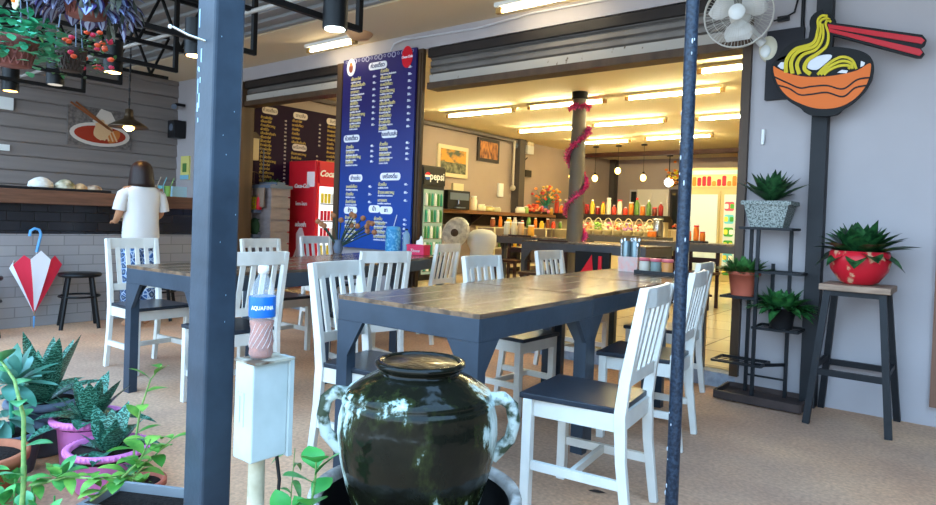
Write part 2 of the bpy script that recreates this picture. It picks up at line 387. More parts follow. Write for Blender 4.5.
truss(-5.35, 'black zigzag roof truss above the cylinder lamp left of the thick post')
truss(-6.6, 'black zigzag roof truss behind the hanging plants')
truss(-4.0, 'black zigzag roof truss right behind the top of the thick post', 1.0, 2.4)
tag(MB().box(-8.9, -1.6, 2.05, 2.10, 2.80, 2.86).build('purlin', fm), 'long black steel purlin running across the trusses', 'beam')
tag(MB().tube([(-8.9, 2.56, 2.50), (-2.0, 2.66, 2.50)], .016, 10).build('conduit_pipe', mat('light grey pipe', 'a9a49e', .5)), 'pale grey pipe hung across under the canopy', 'pipe')

# fluorescent fixtures
def tubefix(x0, x1, y, z, lab, grp, col, st, cat='light', tw=.05):
    t = thing('tube_light', lab, cat, ((x0+x1)/2, y, z), 0, grp); L = (x1-x0)/2
    MB().box(-L, L, -tw, tw, 0, .035).build('fixture_body', M['whitepl'] if grp.startswith('tube lights on the patio') else mat('cream fixture', 'd8c79a', .5), t)
    MB().box(-L-.004, -L+.05, -.02, .02, -.045, 0).box(L-.05, L+.004, -.02, .02, -.045, 0).build('end_socket', mat('amber socket', 'b08a50', .5), t)
    MB().tube([(-L+.05, 0, -.028), (L-.05, 0, -.028)], .0125, 10).build('lit_tube', mat('tube '+col, col, .5, emit=col, estr=st), t)
    return t
O = [(-5.67, -4.92, 4.33, 'short tube light on the patio ceiling left of the blue menu board'), (-3.20, -2.35, 4.33, 'tube light on the patio ceiling above the main doorway, cut by the photo top')]
for x0, x1, y, l in O: tubefix(x0, x1, y, 2.835, l, 'tube lights on the patio ceiling', 'fff0c8', TUBE_OUT)
tag(MB().lathe([(0, -.05), (.09, -.045), (.13, 0), (.13, .01)], (-4.84, 4.3, 2.86), 24).build('ceiling_cover', mat('peach plastic', 'd9a87a', .5)), 'round peach ceiling cover at the end of the short tube light', 'ceiling light')
I = [(-2.35, -1.1, 6.67, 'front right tube light behind the slim pole'), (-6.61, -5.34, 7.73, 'first row tube light at the left wall'), (-5.07, -3.88, 7.68, 'first row tube light behind column top'), (-3.59, -2.38, 7.65, 'first row tube light crossing behind the slim pole'),
     (-6.55, -5.28, 9.62, 'second row tube light left of the wrapped column'), (-5.02, -3.79, 9.5, 'second row tube light right of the wrapped column'), (-3.36, -2.15, 9.56, 'second row tube light at the right door edge'),
     (-6.5, -5.27, 11.5, 'back row tube light just behind the wrapped column'), (-4.92, -3.69, 11.35, 'back row tube light left of the drinks fridges')]
for x0, x1, y, l in I: tubefix(x0, x1, y, 2.712, l+', on the cream ceiling', 'tube lights on the interior ceiling', 'fff0bc', TUBE_IN)
# ================================================================ CHAIRS
def make_chair(loc, rz, label, group='white slatted dining chairs'):
    t = thing('dining_chair', label, 'chair', loc, rz, group); W_ = M['white']
    MB().prism([(-.19, -.185), (.23, -.205), (.23, .205), (-.19, .185)], (0, 0, .425), (1, 0, 0), (0, 1, 0), (0, 0, 1), .022).build('seat', [M['seat']], t, bevel=.004)
    MB().box(-.18, .2, -.185, -.165, .36, .425).box(-.18, .2, .165, .185, .36, .425).box(.19, .212, -.18, .18, .36, .425).box(-.2, -.18, -.17, .17, .36, .425).build('seat_frame', W_, t)
    for sy in (-1, 1): MB().box(.172, .212, sy*.188-.02, sy*.188+.02, 0, .425).build('leg', W_, t, bevel=.003)
    for sy in (-1, 1):
        MB().sweep([(-.235, sy*.182, 0), (-.20, sy*.182, .25), (-.19, sy*.182, .42), (-.205, sy*.182, .55), (-.265, sy*.182, .885)], [(.03, .034), (.03, .04), (.03, .046), (.03, .042), (.03, .034)], up=(1, 0, 0)).build('back_leg', W_, t, bevel=.003)
    MB().sweep([(-.262, -.168, .85), (-.272, -.08, .85), (-.272, .08, .85), (-.262, .168, .85)], (.02, .075)).build('top_rail', W_, t, bevel=.003)
    MB().beam((-.209, -.168, .55), (-.209, .168, .55), .018, .045).build('lower_rail', W_, t)
    for k in range(4):
        y = -.108+.072*k; MB().beam((-.209, y, .56), (-.265, y, .825), .03, .012, up=(1, 0, 0)).build('slat', W_, t)
    for sy in (-1, 1): MB().beam((-.205, sy*.184, .17), (.19, sy*.186, .17), .02, .034).build('stretcher', W_, t)
    MB().beam((0.0, -.18, .17), (0.0, .18, .17), .02, .03).build('stretcher', W_, t)
    t.scale = (.93, .93, .985)
    return t
ch0 = make_chair((-1.175, 2.293, 0), math.radians(187), 'white slatted dining chair nearest the camera, right of the glazed jar')
for x, y, a, l in [
    (-1.35, 3.26, 188, 'white dining chair half behind the slim round pole, right side of the near row'),
    (-1.62, 4.18, 185, 'white dining chair farthest along the right of the near row, beside the door'),
    (-2.12, 2.05, 10, 'white dining chair at the left corner of the nearest table, beside the glazed jar'),
    (-2.17, 3.20, -1, 'white dining chair across the near row, back rail right of the pink tissue box'),
    (-2.42, 4.40, -2, 'white dining chair farthest along the left side of the near row'),
    (-4.45, 2.14, 3, 'white dining chair in front of the woman, at the left table end'),
    (-4.38, 3.12, 0, 'white dining chair behind the left row, just right of the thick post'),
    (-4.92, 4.10, -2, 'white dining chair behind the left row, before the red soft drink fridge'),
    (-3.33, 2.08, 180, 'white dining chair directly behind the water bottle'),
    (-3.17, 2.94, 168, 'white dining chair turned outward before the blue menu board and blue mug'),
    (-3.92, 4.36, 186, 'white dining chair leaning beside the pink tissue box')]:
    dup(ch0, (x, y, 0), math.radians(a), l)

# ================================================================ TABLES
ttop = mat('weathered dark tabletop', '80634a', .17, col2='4c3b2e', vscale=5, vpos=(.35, .6), bump=.06, bscale=30, stretch=(5, 1, 5))
seam = mat('pale joint line', 'a39a90', .5)
def make_table(name, loc, rz, label, group, L=.93, W=.74, H=.75, body=None, top=None, cat='table'):
    t = thing(name, label, cat, loc, rz, group); b = body or M['slate']; w, l = W/2, L/2
    mb = MB(); mb.box(-w, w, -l, l, H-.018, H, 0)
    for k in range(1, 4): mb.box(-w+W*k/4-.0015, -w+W*k/4+.0015, -l+.005, l-.005, H, H+.0006, 1)
    mb.build('tabletop', [top or ttop, seam], t)
    mb = MB(); a, z0, z1 = .02, H-.105, H-.018
    mb.box(-w, w, -l, -l+a, z0, z1).box(-w, w, l-a, l, z0, z1).box(-w, -w+a, -l+a, l-a, z0, z1).box(w-a, w, -l+a, l-a, z0, z1); mb.build('apron', b, t, bevel=.002)
    for sx in (-1, 1):
        for sy in (-1, 1):
            mb = MB(); x0, x1 = sorted((sx*w, sx*(w-.062))); y0, y1 = sorted((sy*l, sy*(l-.05))); mb.box(x0, x1, y0, y1, 0, z0)
            g = .085
            mb.prism([(0, 0), (0, -g-.06), (g, 0)], (sx*(w-.062), sy*l, z0), (-sx, 0, 0), (0, 0, 1), (0, -sy, 0), .02)
            mb.prism([(0, 0), (0, -g-.03), (g, 0)], (sx*w, sy*(l-.05), z0), (0, -sy, 0), (0, 0, 1), (-sx, 0, 0), .02)
            mb.build('leg', b, t)
    return t
g = 'joined slate blue dining tables'
tb0 = make_table('dining_table', (-1.795, 2.32, 0), math.radians(2), 'slate blue dining table nearest the camera, with the shiny brown top', g)
dup(tb0, (-1.85, 3.27, 0), math.radians(3), 'slate blue dining table in the middle of the near row, joined behind the nearest one', g)
dup(tb0, (-1.87, 4.24, 0), math.radians(3), 'slate blue dining table carrying the jars and cutlery holder, far end of near row', g)
dup(tb0, (-3.61, 2.25, 0), math.radians(4), 'slate blue dining table at the front of the left row, before the woman', g)
dup(tb0, (-3.84, 3.17, 0), math.radians(13), 'slate blue dining table in the middle of the left row, behind the water bottle', g)
dup(tb0, (-4.12, 4.06, 0), math.radians(18), 'slate blue dining table carrying mug and tissue box, far end of left row', g)

# round bar stools at the counter
def make_stool(loc, label, group='black round bar stools'):
    t = thing('round_stool', label, 'stool', loc, .5, group)
    MB().lathe([(0, .455), (.165, .455), (.172, .47), (.168, .485), (0, .487)], n=28).build('seat', M['black'], t)
    for k in range(4):
        a = PI/2*k; c, s = math.cos(a), math.sin(a); MB().tube([(c*.205, s*.205, 0), (c*.125, s*.125, .46)], .0165, 10).build('leg', M['black'], t)
    mb = MB(); mb.tube([(math.cos(a)*.16, math.sin(a)*.16, .28) for a in [2*PI*k/24 for k in range(25)]], .009, 8); mb.build('foot_ring', M['black'], t)
    return t
st = make_stool((-6.33, 2.42, 0), 'black round bar stool right of the leaning umbrella')
for y, l in ((1.66, 'black round bar stool left of the leaning umbrella, cut by the photo edge'), (3.13, 'black round bar stool just left of the woman, behind the white chair'), (3.84, 'black round bar stool right of the woman, seen under the left table')):
    dup(st, (-6.33, y, 0), random.random(), l)

# tall metal stool with timber seat on the right
t = thing('tall_stool', 'tall black metal stool with worn timber seat against the pale wall', 'stool', (-.55, 4.35, 0))
MB().box(-.175, .175, -.17, .17, .765, .80).build('seat', mat('weathered plank', 'a98c76', .6, var=.4, vscale=6, bump=.2, stretch=(1, 8, 8)), t, bevel=.004)
lp = {}
for sx in (-1, 1):
    for sy in (-1, 1):
        a = V((sx*.20, sy*.225, 0)); b = V((sx*.135, sy*.13, .765)); lp[(sx, sy)] = (a, b); MB().beam(a, b, .035, .035, up=(1, 0, 0)).build('leg', M['steel'], t)
def at(k, z): a, b = lp[k]; return a+(b-a)*z/.765
MB().beam(at((-1, -1), .30), at((1, -1), .30), .022, .035).beam(at((-1, 1), .30), at((1, 1), .30), .022, .035).beam(at((-1, -1), .33), at((-1, 1), .33), .022, .03).beam(at((1, -1), .33), at((1, 1), .33), .022, .03).build('footrest', M['steel'], t)
MB().beam((-.135, -.13, .75), (.135, -.13, .75), .03, .03).beam((-.135, .13, .75), (.135, .13, .75), .03, .03).build('seat_support', M['steel'], t)

# ================================================================ TIERED SHELF and its plants
t = thing('plant_stand', 'tiered black metal plant stand against the pale wall', 'shelf', (-1.05, 4.43, 0))
pn = M['steel']; mb = MB()
for x, y, z0, z1 in ((-.14, .09, 0.03, 1.10), (-.05, -.10, .03, 1.10), (.10, .09, .03, 1.10), (.0, .09, .45, .88)): mb.box(x-.01, x+.01, y-.01, y+.01, z0, z1)
mb.build('uprights', pn, t)
def tray(x0, x1, y0, y1, z, solid=False):
    mb = MB()
    if solid: mb.box(x0, x1, y0, y1, z-.01, z)
    for a, b in (((x0, y0), (x1, y0)), ((x1, y0), (x1, y1)), ((x1, y1), (x0, y1)), ((x0, y1), (x0, y0))): mb.beam((*a, z), (*b, z), .012, .014)
    n = 4
    for k in range(1, n): y = y0+(y1-y0)*k/n; mb.beam((x0, y, z), (x1, y, z), .004, .006)
    mb.build('tray', pn, t)
tray(-.16, .14, -.12, .12, 1.105, True); tray(-.05, .20, -.1, .1, .83); tray(-.26, -.04, -.12, .12, .66); tray(-.06, .2, -.12, .12, .48); tray(-.30, .0, -.12, .10, .24)
mb = MB(); mb.box(-.26, .24, -.16, .14, .02, .03)
for a, b in (((-.26, -.16), (.24, -.16)), ((.24, -.16), (.24, .14)), ((.24, .14), (-.26, .14)), ((-.26, .14), (-.26, -.16))): mb.beam((*a, .035), (*b, .035), .015, .05)
mb.build('base_tray', mat('rusty base tray', '4a3c38', .7, var=.4), t)
MB().beam((-.05, -.1, .24), (.10, .09, .24), .01, .02).beam((-.14, .09, .14), (.1, .09, .14), .008, .012).build('cross_bars', pn, t)

lf_dk = leafmat('dark snake leaf', '2f5a33', '16301c', .35, 22)
lf_mid = leafmat('mid green leaf', '3f7438', '24481f', .38, 20)
def rosette(mb, c, n, L, W, el0, el1, droop, seed=0, mi=0, tip=1.3, fold=.3, spread=.02):
    rnd = random.Random(seed)
    for i in range(n):
        a = i*2.39996+rnd.uniform(-.3, .3); f = i/(n-1); el = math.radians(el0+(el1-el0)*f+rnd.uniform(-8, 8))
        l = L*rnd.uniform(.75, 1.1)*(1-.25*f)
        mb.leaf((c[0]+math.cos(a)*spread, c[1]+math.sin(a)*spread, c[2]), (math.cos(a)*math.cos(el), math.sin(a)*math.cos(el), math.sin(el)), l, W*rnd.uniform(.85, 1.15), droop, mi, tip=tip, fold=fold, mid=.4)
def potted(name, label, loc, pot, potm, foli, fmat, soilz, soilr, cat='potted plant', group=None, sq=False, scale=1):
    t = thing(name, label, cat, loc, 0, group)
    pot.build('pot', potm, t)
    if sq: MB().box(-soilr, soilr, -soilr*.7, soilr*.7, soilz-.02, soilz).build('soil', M['soil'], t)
    else: MB().lathe([(0, soilz-.02), (soilr, soilz-.02), (soilr, soilz), (0, soilz+.004)], n=20).build('soil', M['soil'], t)
    foli.build('foliage', fmat, t, solid=0)
    t.scale = (scale,)*3
    return t
speck = mat('speckled granite pot', '9aa09a', .7, col2='4e5450', vscale=120, vpos=(.4, .55))
# square granite pot on the top tray
mb = MB()
def frust(mb, w0, d0, w1, d1, z0, z1, mi=0):
    mb.add([(-w0, -d0, z0), (w0, -d0, z0), (w0, d0, z0), (-w0, d0, z0), (-w1, -d1, z1), (w1, -d1, z1), (w1, d1, z1), (-w1, d1, z1)], [(3, 2, 1, 0), (4, 5, 6, 7), (0, 1, 5, 4), (1, 2, 6, 5), (2, 3, 7, 6), (3, 0, 4, 7)], mi)
frust(mb, .095, .085, .13, .115, 0, .14); mb.box(-.145, .145, -.125, .125, .14, .165)
f = MB(); rosette(f, (0, 0, .16), 46, .25, .07, 28, 88, .15, 1)
potted('potted_succulent', 'spiky green plant in square speckled granite pot on the top tray', (-1.06, 4.42, 1.112), mb, speck, f, lf_dk, .168, .1, sq=True)
# terracotta pot
f = MB(); rosette(f, (0, 0, .13), 90, .155, .05, 20, 88, .3, 2, spread=.055)
potted('potted_herb', 'bushy green plant in orange terracotta pot on the left tray', (-1.20, 4.42, .668), MB().lathe([(.075, 0), (.092, .13), (.10, .13), (.10, .155), (.088, .155), (.085, .13)], n=24), mat('orange clay', 'b8604a', .6, var=.15), f, lf_mid, .14, .085)
f = MB(); rosette(f, (0, 0, .11), 100, .185, .055, 15, 88, .6, 3, spread=.06)
potted('potted_creeper', 'leafy plant in small black pot on the right tray', (-.965, 4.41, .487), MB().lathe([(.065, 0), (.08, .12), (.086, .12), (.086, .14), (.075, .14)], n=24), M['blackpl'], f, leafmat('fresh creeper leaf', '3d7a3c', '1f4a25'), .12, .074)
# red bowl pot on the tall stool
f = MB(); rosette(f, (0, 0, .16), 44, .25, .10, 26, 88, .3, 5, tip=1.1, spread=.05); rosette(f, (0, 0, .17), 12, .19, .10, -15, 10, .5, 6, tip=1.1, spread=.08)
redp = mat('red glazed pot with worn patches', 'c8202e', .35, col2='d8a682', vscale=11, vpos=(.40, .45), vdet=6)
potted('potted_agave', 'broad leaved dark green plant in peeling red bowl pot on the tall stool', (-.55, 4.35, .803), MB().lathe([(.075, 0), (.10, .015), (.145, .08), (.16, .14), (.15, .19), (.14, .19), (.145, .15)], n=32), redp, f, leafmat('deep green striped leaf', '2c5c30', '12301a', .3, 26), .17, .14)

# ================================================================ NOODLE SIGN
SO, SU, SW = (-5.216605, 4.44, 3.031464), (.005339, 0, -.000644), (.000245, 0, -.006026)
U = V((.005339, 0, -.000644)); W_ = V((.000245, 0, -.006026)); So = V((-5.2166, 4.44, 3.0315)); Nn = V((0, -1, 0))
def sp(x, y, d=0): return So+U*x+W_*y+Nn*d
def smooth(P_, k=5):
    n = len(P_); out = []
    for i in range(n):
        p0, p1, p2, p3 = [V((*P_[(i+j) % n], 0)) for j in (-1, 0, 1, 2)]
        for q in range(k):
            t = q/k; v = .5*((2*p1)+(p2-p0)*t+(2*p0-5*p1+4*p2-p3)*t*t+(3*p1-p0-3*p2+p3)*t**3); out.append((v.x, v.y))
    return out
def plate(mb, pts, d0, d1, mi=0):
    n = len(pts); a = [sp(x, y, d0) for x, y in pts]; b = [sp(x, y, d1) for x, y in pts]
    mb.add(a+b, [tuple(range(n)), tuple(range(2*n-1, n-1, -1))]+[(i, (i+1) % n, n+(i+1) % n, n+i) for i in range(n)], mi)
def K(x, y): return (720+x/4.315, y/4.315)
def ribbon(mb, pts, w, d0, d1, mi=0, sub=6):
    P = [V((*K(*p), 0)) for p in pts]; Q = []
    for i in range(len(P)-1):
        p0, p1, p2, p3 = P[max(i-1, 0)], P[i], P[i+1], P[min(i+2, len(P)-1)]
        for k in range(sub):
            t = k/sub; Q.append(.5*((2*p1)+(p2-p0)*t+(2*p0-5*p1+4*p2-p3)*t*t+(3*p1-p0-3*p2+p3)*t**3))
    Q.append(P[-1]); n = len(Q); L, R = [], []
    for i, q in enumerate(Q):
        d = (Q[min(i+1, n-1)]-Q[max(i-1, 0)]).normalized(); nn = V((-d.y, d.x, 0)); ww = w(i/(n-1)) if callable(w) else w; L.append(q+nn*ww/2); R.append(q-nn*ww/2)
    vs = []; fs = []
    for i in range(n):
        vs += [sp(L[i].x, L[i].y, d1), sp(R[i].x, R[i].y, d1), sp(L[i].x, L[i].y, d0), sp(R[i].x, R[i].y, d0)]
    for i in range(n-1):
        a, b = 4*i, 4*i+4; fs += [(a, a+1, b+1, b), (a+2, b+2, b+3, a+3), (a, b, b+2, a+2), (a+1, a+3, b+3, b+1)]
    fs += [(0, 2, 3, 1), (4*n-4, 4*n-3, 4*n-1, 4*n-2)]
    mb.add(vs, fs, mi)
sg = thing('noodle_sign', 'noodle bowl sign with red chopsticks mounted on the pale wall', 'sign', (0, 0, 0))
bk = MB()
outer = [(225, 272), (215, 305), (224, 350), (252, 402), (300, 445), (350, 472), (372, 492), (410, 503), (470, 503), (515, 492), (540, 470), (582, 440), (627, 395), (657, 340), (666, 290), (655, 250), (620, 225), (560, 210), (480, 203), (400, 212), (310, 232), (255, 252)]
plate(bk, smooth([K(*p) for p in outer]), 0, .03)
ribbon(bk, [(275, 330), (282, 260), (330, 215), (410, 190), (430, 130), (430, 90), (465, 72)], 70/4.3, 0, .03)
ribbon(bk, [(400, 270), (455, 225), (470, 150), (480, 95), (460, 80)], 55/4.3, 0, .0301)
bk.build('backing', M['blk'], sg)
mb = MB(); body = [(228, 290), (232, 330), (258, 385), (300, 428), (350, 452), (410, 470), (470, 472), (530, 460), (580, 432), (620, 392), (645, 345), (655, 300), (650, 275), (600, 305), (520, 325), (440, 335), (360, 333), (290, 318), (245, 298)]
plate(mb, smooth([K(*p) for p in body], 4), .03, .036); bf_ = mb.build('bowl_face', mat('sign orange', 'dd6a1c', .45), sg)
mb = MB(); plate(mb, [K(*p) for p in [(246, 288), (262, 270), (276, 270), (276, 300), (266, 303)]], .03, .0305)
plate(mb, [K(*p) for p in [(614, 266), (628, 264), (634, 274), (622, 290), (612, 292)]], .03, .0305); plate(mb, smooth([K(*p) for p in [(385, 295), (398, 262), (440, 242), (485, 238), (490, 252), (460, 280), (425, 304)]]), .03, .034, 0); plate(mb, [K(*p) for p in [(515, 315), (535, 303), (560, 306), (555, 318)]], .03, .034, 0); mb.build('bowl_inside', mat('sign white', 'dcdce2', .5), sg)
mb = MB()
for dx, pts in enumerate([[(288, 318), (290, 265), (330, 215), (410, 188), (432, 130), (432, 90), (450, 70), (475, 72)], [(318, 322), (312, 270), (345, 225), (420, 200), (445, 140), (443, 95), (465, 82), (485, 88)],
        [(350, 324), (338, 280), (365, 240), (425, 215), (455, 165), (452, 105)], [(400, 324), (372, 300), (388, 262), (430, 235), (470, 200), (478, 150), (466, 108), (476, 90), (490, 98)]]):
    ribbon(mb, pts, lambda u_: (19-9*min(1, u_*1.5))/4.3, .032, .042)
for k, r in enumerate((0, 18, 36)): ribbon(mb, [(430+k*14, 326), (470+k*8, 285+r*.5), (530, 250+r), (578-r*.3, 262+r*.7), (596-r*.9, 300)], 11/4.3, .032, .042)
mb.build('noodles', mat('sign yellow', 'cdb81e', .45), sg)
mb = MB(); ribbon(mb, [(225, 335), (290, 362), (350, 385), (400, 378), (470, 372), (540, 385), (600, 345), (655, 335)], 7/4.3, .036, .038); ribbon(mb, [(235, 372), (300, 388), (350, 415), (400, 412), (470, 402), (540, 418), (590, 380), (640, 368)], 7/4.3, .036, .038)
plate(mb, [K(*p) for p in [(240, 268), (300, 250), (600, 240), (640, 262), (650, 290), (600, 315), (520, 332), (440, 340), (360, 338), (290, 322), (236, 298), (233, 280), (262, 300), (330, 320), (440, 327), (560, 314), (625, 286), (632, 273), (612, 262), (262, 268), (247, 284)]], .0306, .033)
mb.build('black_outline', M['blk'], bf_)
mb = MB(); plate(mb, [K(*p) for p in [(472, 95), (500, 100), (855, 160), (870, 180), (862, 202), (848, 212), (862, 235), (850, 252), (830, 252), (500, 155), (470, 140)]], .0, .03); mb.build('chopstick_backing', M['blk'], sg)
for pts in ([(474, 106), (480, 108), (850, 172), (864, 184), (852, 198), (480, 124)], [(474, 128), (482, 126), (845, 218), (857, 232), (845, 246), (480, 140)]):
    mb = MB(); plate(mb, [K(*p) for p in pts], .03, .04); mb.build('chopstick', mat('sign red', 'c01824', .4), sg)
# dark column behind the sign
struct(MB().box(-.862, -.775, 4.5, 4.6, 0, 2.87).build('trim_column', mat('charcoal column', '26272a', .55, var=.2)))
tag(MB().box(-1.16, -.94, 4.56, 4.6, 1.95, 2.4).build('wall_panel', mat('charcoal panel', '232227', .6)), 'black square panel on the wall behind the noodle sign', 'panel')
tag(MB().tube([(-.955, 4.585, 2.87), (-.955, 4.585, 2.3)], .012, 8).build('drain_pipe', M['blackpl']), 'thin black pipe running down the wall above the noodle sign', 'pipe')
tag(MB().tube([(-1.165, 4.585, 1.66), (-1.163, 4.585, 1.76)], .012, 8).build('door_sensor', M['whitepl']), 'small white tube fixed to the wall left of the noodle sign', 'sensor')
# ================================================================ WALL FAN
wire = mat('pale wire guard', 'cfcac0', .4)
t = thing('wall_fan', 'white wall fan with round wire guard above the door edge', 'fan', (-1.265, 4.28, 2.455))
ax = V((.16, -.97, -.1)).normalized(); U = V((0, 0, 1)).cross(ax).normalized()*-1; Wv = ax.cross(U)*-1
if Wv.z < 0: Wv = -Wv
def fp(r, a, d): return U*r*math.cos(a)+Wv*r*math.sin(a)+ax*d
mb = MB()
for r, d in ((.205, 0), (.205, .02), (.205, -.02)): mb.tube([fp(r, 2*PI*k/40, d) for k in range(41)], .005 if d == 0 else .003, 6)
for r, d in ((.15, .055), (.10, .07), (.05, .078)): mb.tube([fp(r, 2*PI*k/32, d) for k in range(33)], .0014, 4)
for k in range(60):
    a = 2*PI*k/60; mb.tube([fp(.04, a, .08), fp(.12, a+.12, .065), (fp(.204, a+.2, .01))], .0011, 4, caps=False); 
    if k % 2: mb.tube([fp(.04, a, -.07), fp(.204, a, -.01)], .0011, 4, caps=False)
mb.build('guard', wire, t)
MB().lathe([(0, .092), (.045, .09), (.05, .08), (.048, .07)], (0, 0, 0), 24, ax=ax).build('hub_cap', M['whitepl'], t)
mb = MB()
for k in range(3):
    a0 = 2*PI*k/3+.5; vs = []; n = 8
    for i in range(n+1):
        r = .03+.15*i/n; wd = .55+.95*math.sin(PI*min(1, i/n*.8+.12)); vs += [fp(r, a0-wd*.5, .03), fp(r, a0+wd*.5, .0)]
    mb.add(vs, [(2*i, 2*i+1, 2*i+3, 2*i+2) for i in range(n)], 0, True)
mb.build('blades', mat('milky fan blade', 'd9d5cf', .35), t, solid=.004)
MB().lathe([(0, -.16), (.05, -.15), (.065, -.1), (.06, -.05), (.03, -.03), (.012, .07)], (0, 0, 0), 20, ax=ax).build('motor', M['whitepl'], t)
MB().tube([(0, .10, -.03), (.04, .2, -.08), (.08, .27, -.13)], [.03, .028, .03], 12).build('arm', M['whitepl'], t)
MB().lathe([(0, 0), (.055, .003), (.062, -.02), (.062, -.06)], (.115, .28, -.165), 24, ax=(0, -1, 0), sx=1, sy=1.4).lathe([(0, .006), (.03, .006), (.032, .0)], (.10, .275, -.185), 20, mi=1, ax=(0, -1, 0), sy=1.3).build('wall_mount', [mat('aged white plastic', 'd8d0b8', .4), M['whitepl']], t)
tag(MB().tube([(-.98, 4.58, 2.62), (-1.0, 4.56, 2.5), (-1.06, 4.55, 2.47), (-1.12, 4.55, 2.46)], .006, 6).box(-1.10, -1.03, 4.55, 4.58, 2.455, 2.485).build('fan_cord', M['blackpl']), 'black cord and plug on the wall right of the fan', 'cord')

# ================================================================ BLUE MENU BOARD
yl = mat('menu yellow', 'e9d98c', .6); wt = mat('menu white', 'eeeef4', .6)
TH = ['ก๋วยเตี๋ยวหมู', 'เกาเหลา', 'ข้าวซอยไก่', 'เย็นตาโฟ', 'บะหมี่เกี๊ยว', 'ก๋วยจั๊บ', 'เส้นเล็กต้มยำ', 'ข้าวผัดกุ้ง', 'ผัดซีอิ๊ว', 'ราดหน้าทะเล', 'ข้าวกะเพราหมู', 'ส้มตำไทย']
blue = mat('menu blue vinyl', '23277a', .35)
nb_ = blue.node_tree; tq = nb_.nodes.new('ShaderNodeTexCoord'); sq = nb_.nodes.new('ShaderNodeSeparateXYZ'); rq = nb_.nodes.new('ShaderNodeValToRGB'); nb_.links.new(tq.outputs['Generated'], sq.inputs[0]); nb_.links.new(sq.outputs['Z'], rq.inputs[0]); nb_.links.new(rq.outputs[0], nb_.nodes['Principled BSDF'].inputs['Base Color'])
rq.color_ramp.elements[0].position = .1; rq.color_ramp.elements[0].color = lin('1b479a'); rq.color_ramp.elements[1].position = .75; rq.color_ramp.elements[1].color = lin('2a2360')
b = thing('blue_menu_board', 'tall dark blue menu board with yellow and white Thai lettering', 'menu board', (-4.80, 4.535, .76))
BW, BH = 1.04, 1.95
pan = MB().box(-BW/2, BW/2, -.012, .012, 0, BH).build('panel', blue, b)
def bp_(u, v): return V((-BW/2+BW*u, -.0135, BH*(1-v+.010+.022*min(1, max(0, (v-.2)/.25)))))
X_, Z_ = V((1, 0, 0)), V((0, 0, 1))
hd = MB(); ht = MB(); ye = MB(); wh = MB(); r = random.Random(4)
def header(u, v, w, s): hd.prism(rrect(w, .075, .45), bp_(u, v), X_, Z_, V((0, -1, 0)), .003); text_into(ht, s, .055, bp_(u, v)+V((0, -.004, 0)), X_, Z_, fat=.001)
header(.5, .068, .26, 'ก๋วยเตี๋ยว'); header(.16, .455, .24, 'ก๋วยเตี๋ยว'); header(.69, .445, .22, 'ของกินเล่น'); header(.24, .665, .2, 'ยำแซ่บ'); header(.72, .66, .28, 'เครื่องดื่ม'); header(.18, .835, .2, 'ข้าว'); header(.52, .825, .16, 'น้ำ'); header(.68, .83, .18, 'ชา')
def lines(u, v0, v1, n, wmax=.36, price=True, pu=None):
    for i in range(n):
        v = v0+(v1-v0)*i/max(1, n-1); text_into(ye, r.choice(TH), .042, bp_(u, v), X_, Z_, align='LEFT', fat=.0008, ext=.001)
        text_into(wh, r.choice(TH)+' '+r.choice(TH), .02, bp_(u, v+.017), X_, Z_, align='LEFT', ext=.001, fat=.0006)
        if price: text_into(wh, r.choice(['40.-', '50.-', '60.-']), .032, bp_(pu or u+.42, v), X_, Z_, align='CENTER', ext=.001, fat=.001)
lines(.12, .12, .385, 9, pu=.46); lines(.54, .10, .41, 10, pu=.93)
lines(.08, .50, .58, 4, pu=.46); lines(.56, .495, .575, 4, pu=.93); lines(.10, .71, .79, 3, pu=.45); lines(.56, .70, .78, 3, pu=.93); lines(.10, .875, .975, 5, price=False); lines(.52, .875, .965, 5, pu=.93)
hd.build('heading_plates', wt, pan); ht.build('heading_text', mat('menu navy', '20205a', .6), pan); ye.build('yellow_lettering', yl, pan); wh.build('white_lettering', wt, pan)
mb = MB()
for k in range(16): text_into(mb, 'o', .07+.03*(k % 3), bp_(.05+.06*k, .02), X_, Z_, fat=-.001)
mb.build('silver_doodles', mat('silver print', 'a8a8c4', .5), pan)
MB().prism(circ(0, 0, .065, .09), bp_(.12, .055), X_, Z_, V((0, -1, 0)), .004).prism(circ(0, -.01, .03, .045), bp_(.12, .055)+V((0, -.004, 0)), X_, Z_, V((0, -1, 0)), .002, 1).prism(circ(0, .03, .018, .02), bp_(.12, .055)+V((0, -.004, 0)), X_, Z_, V((0, -1, 0)), .003, 2).build('chef_emblem', [wt, mat('emblem brown', '8a3f2a', .6), M['orange']], pan)
mb = MB(); mb.prism(circ(0, 0, .07, .105), bp_(.89, .05), X_, Z_, V((0, -1, 0)), .006); text_into(mb, 'Coca-Cola', .034, bp_(.89, .05)+V((0, -.0075, 0)), X_, Z_, 1, shear=.35, fat=.001); mb.build('red_drink_emblem', [M['red'], wt], pan)
tag(MB().tube([(-4.62, 4.52, 2.72), (-4.60, 4.54, 2.79), (-4.50, 4.56, 2.82), (-4.2, 4.58, 2.815), (-3.6, 4.58, 2.80), (-3.0, 4.585, 2.84), (-2.3, 4.585, 2.83)], .009, 8).build('white_cable', mat('white cable', 'c9c8cc', .5)), 'white cable curving from the blue menu board along the wall top', 'cable')

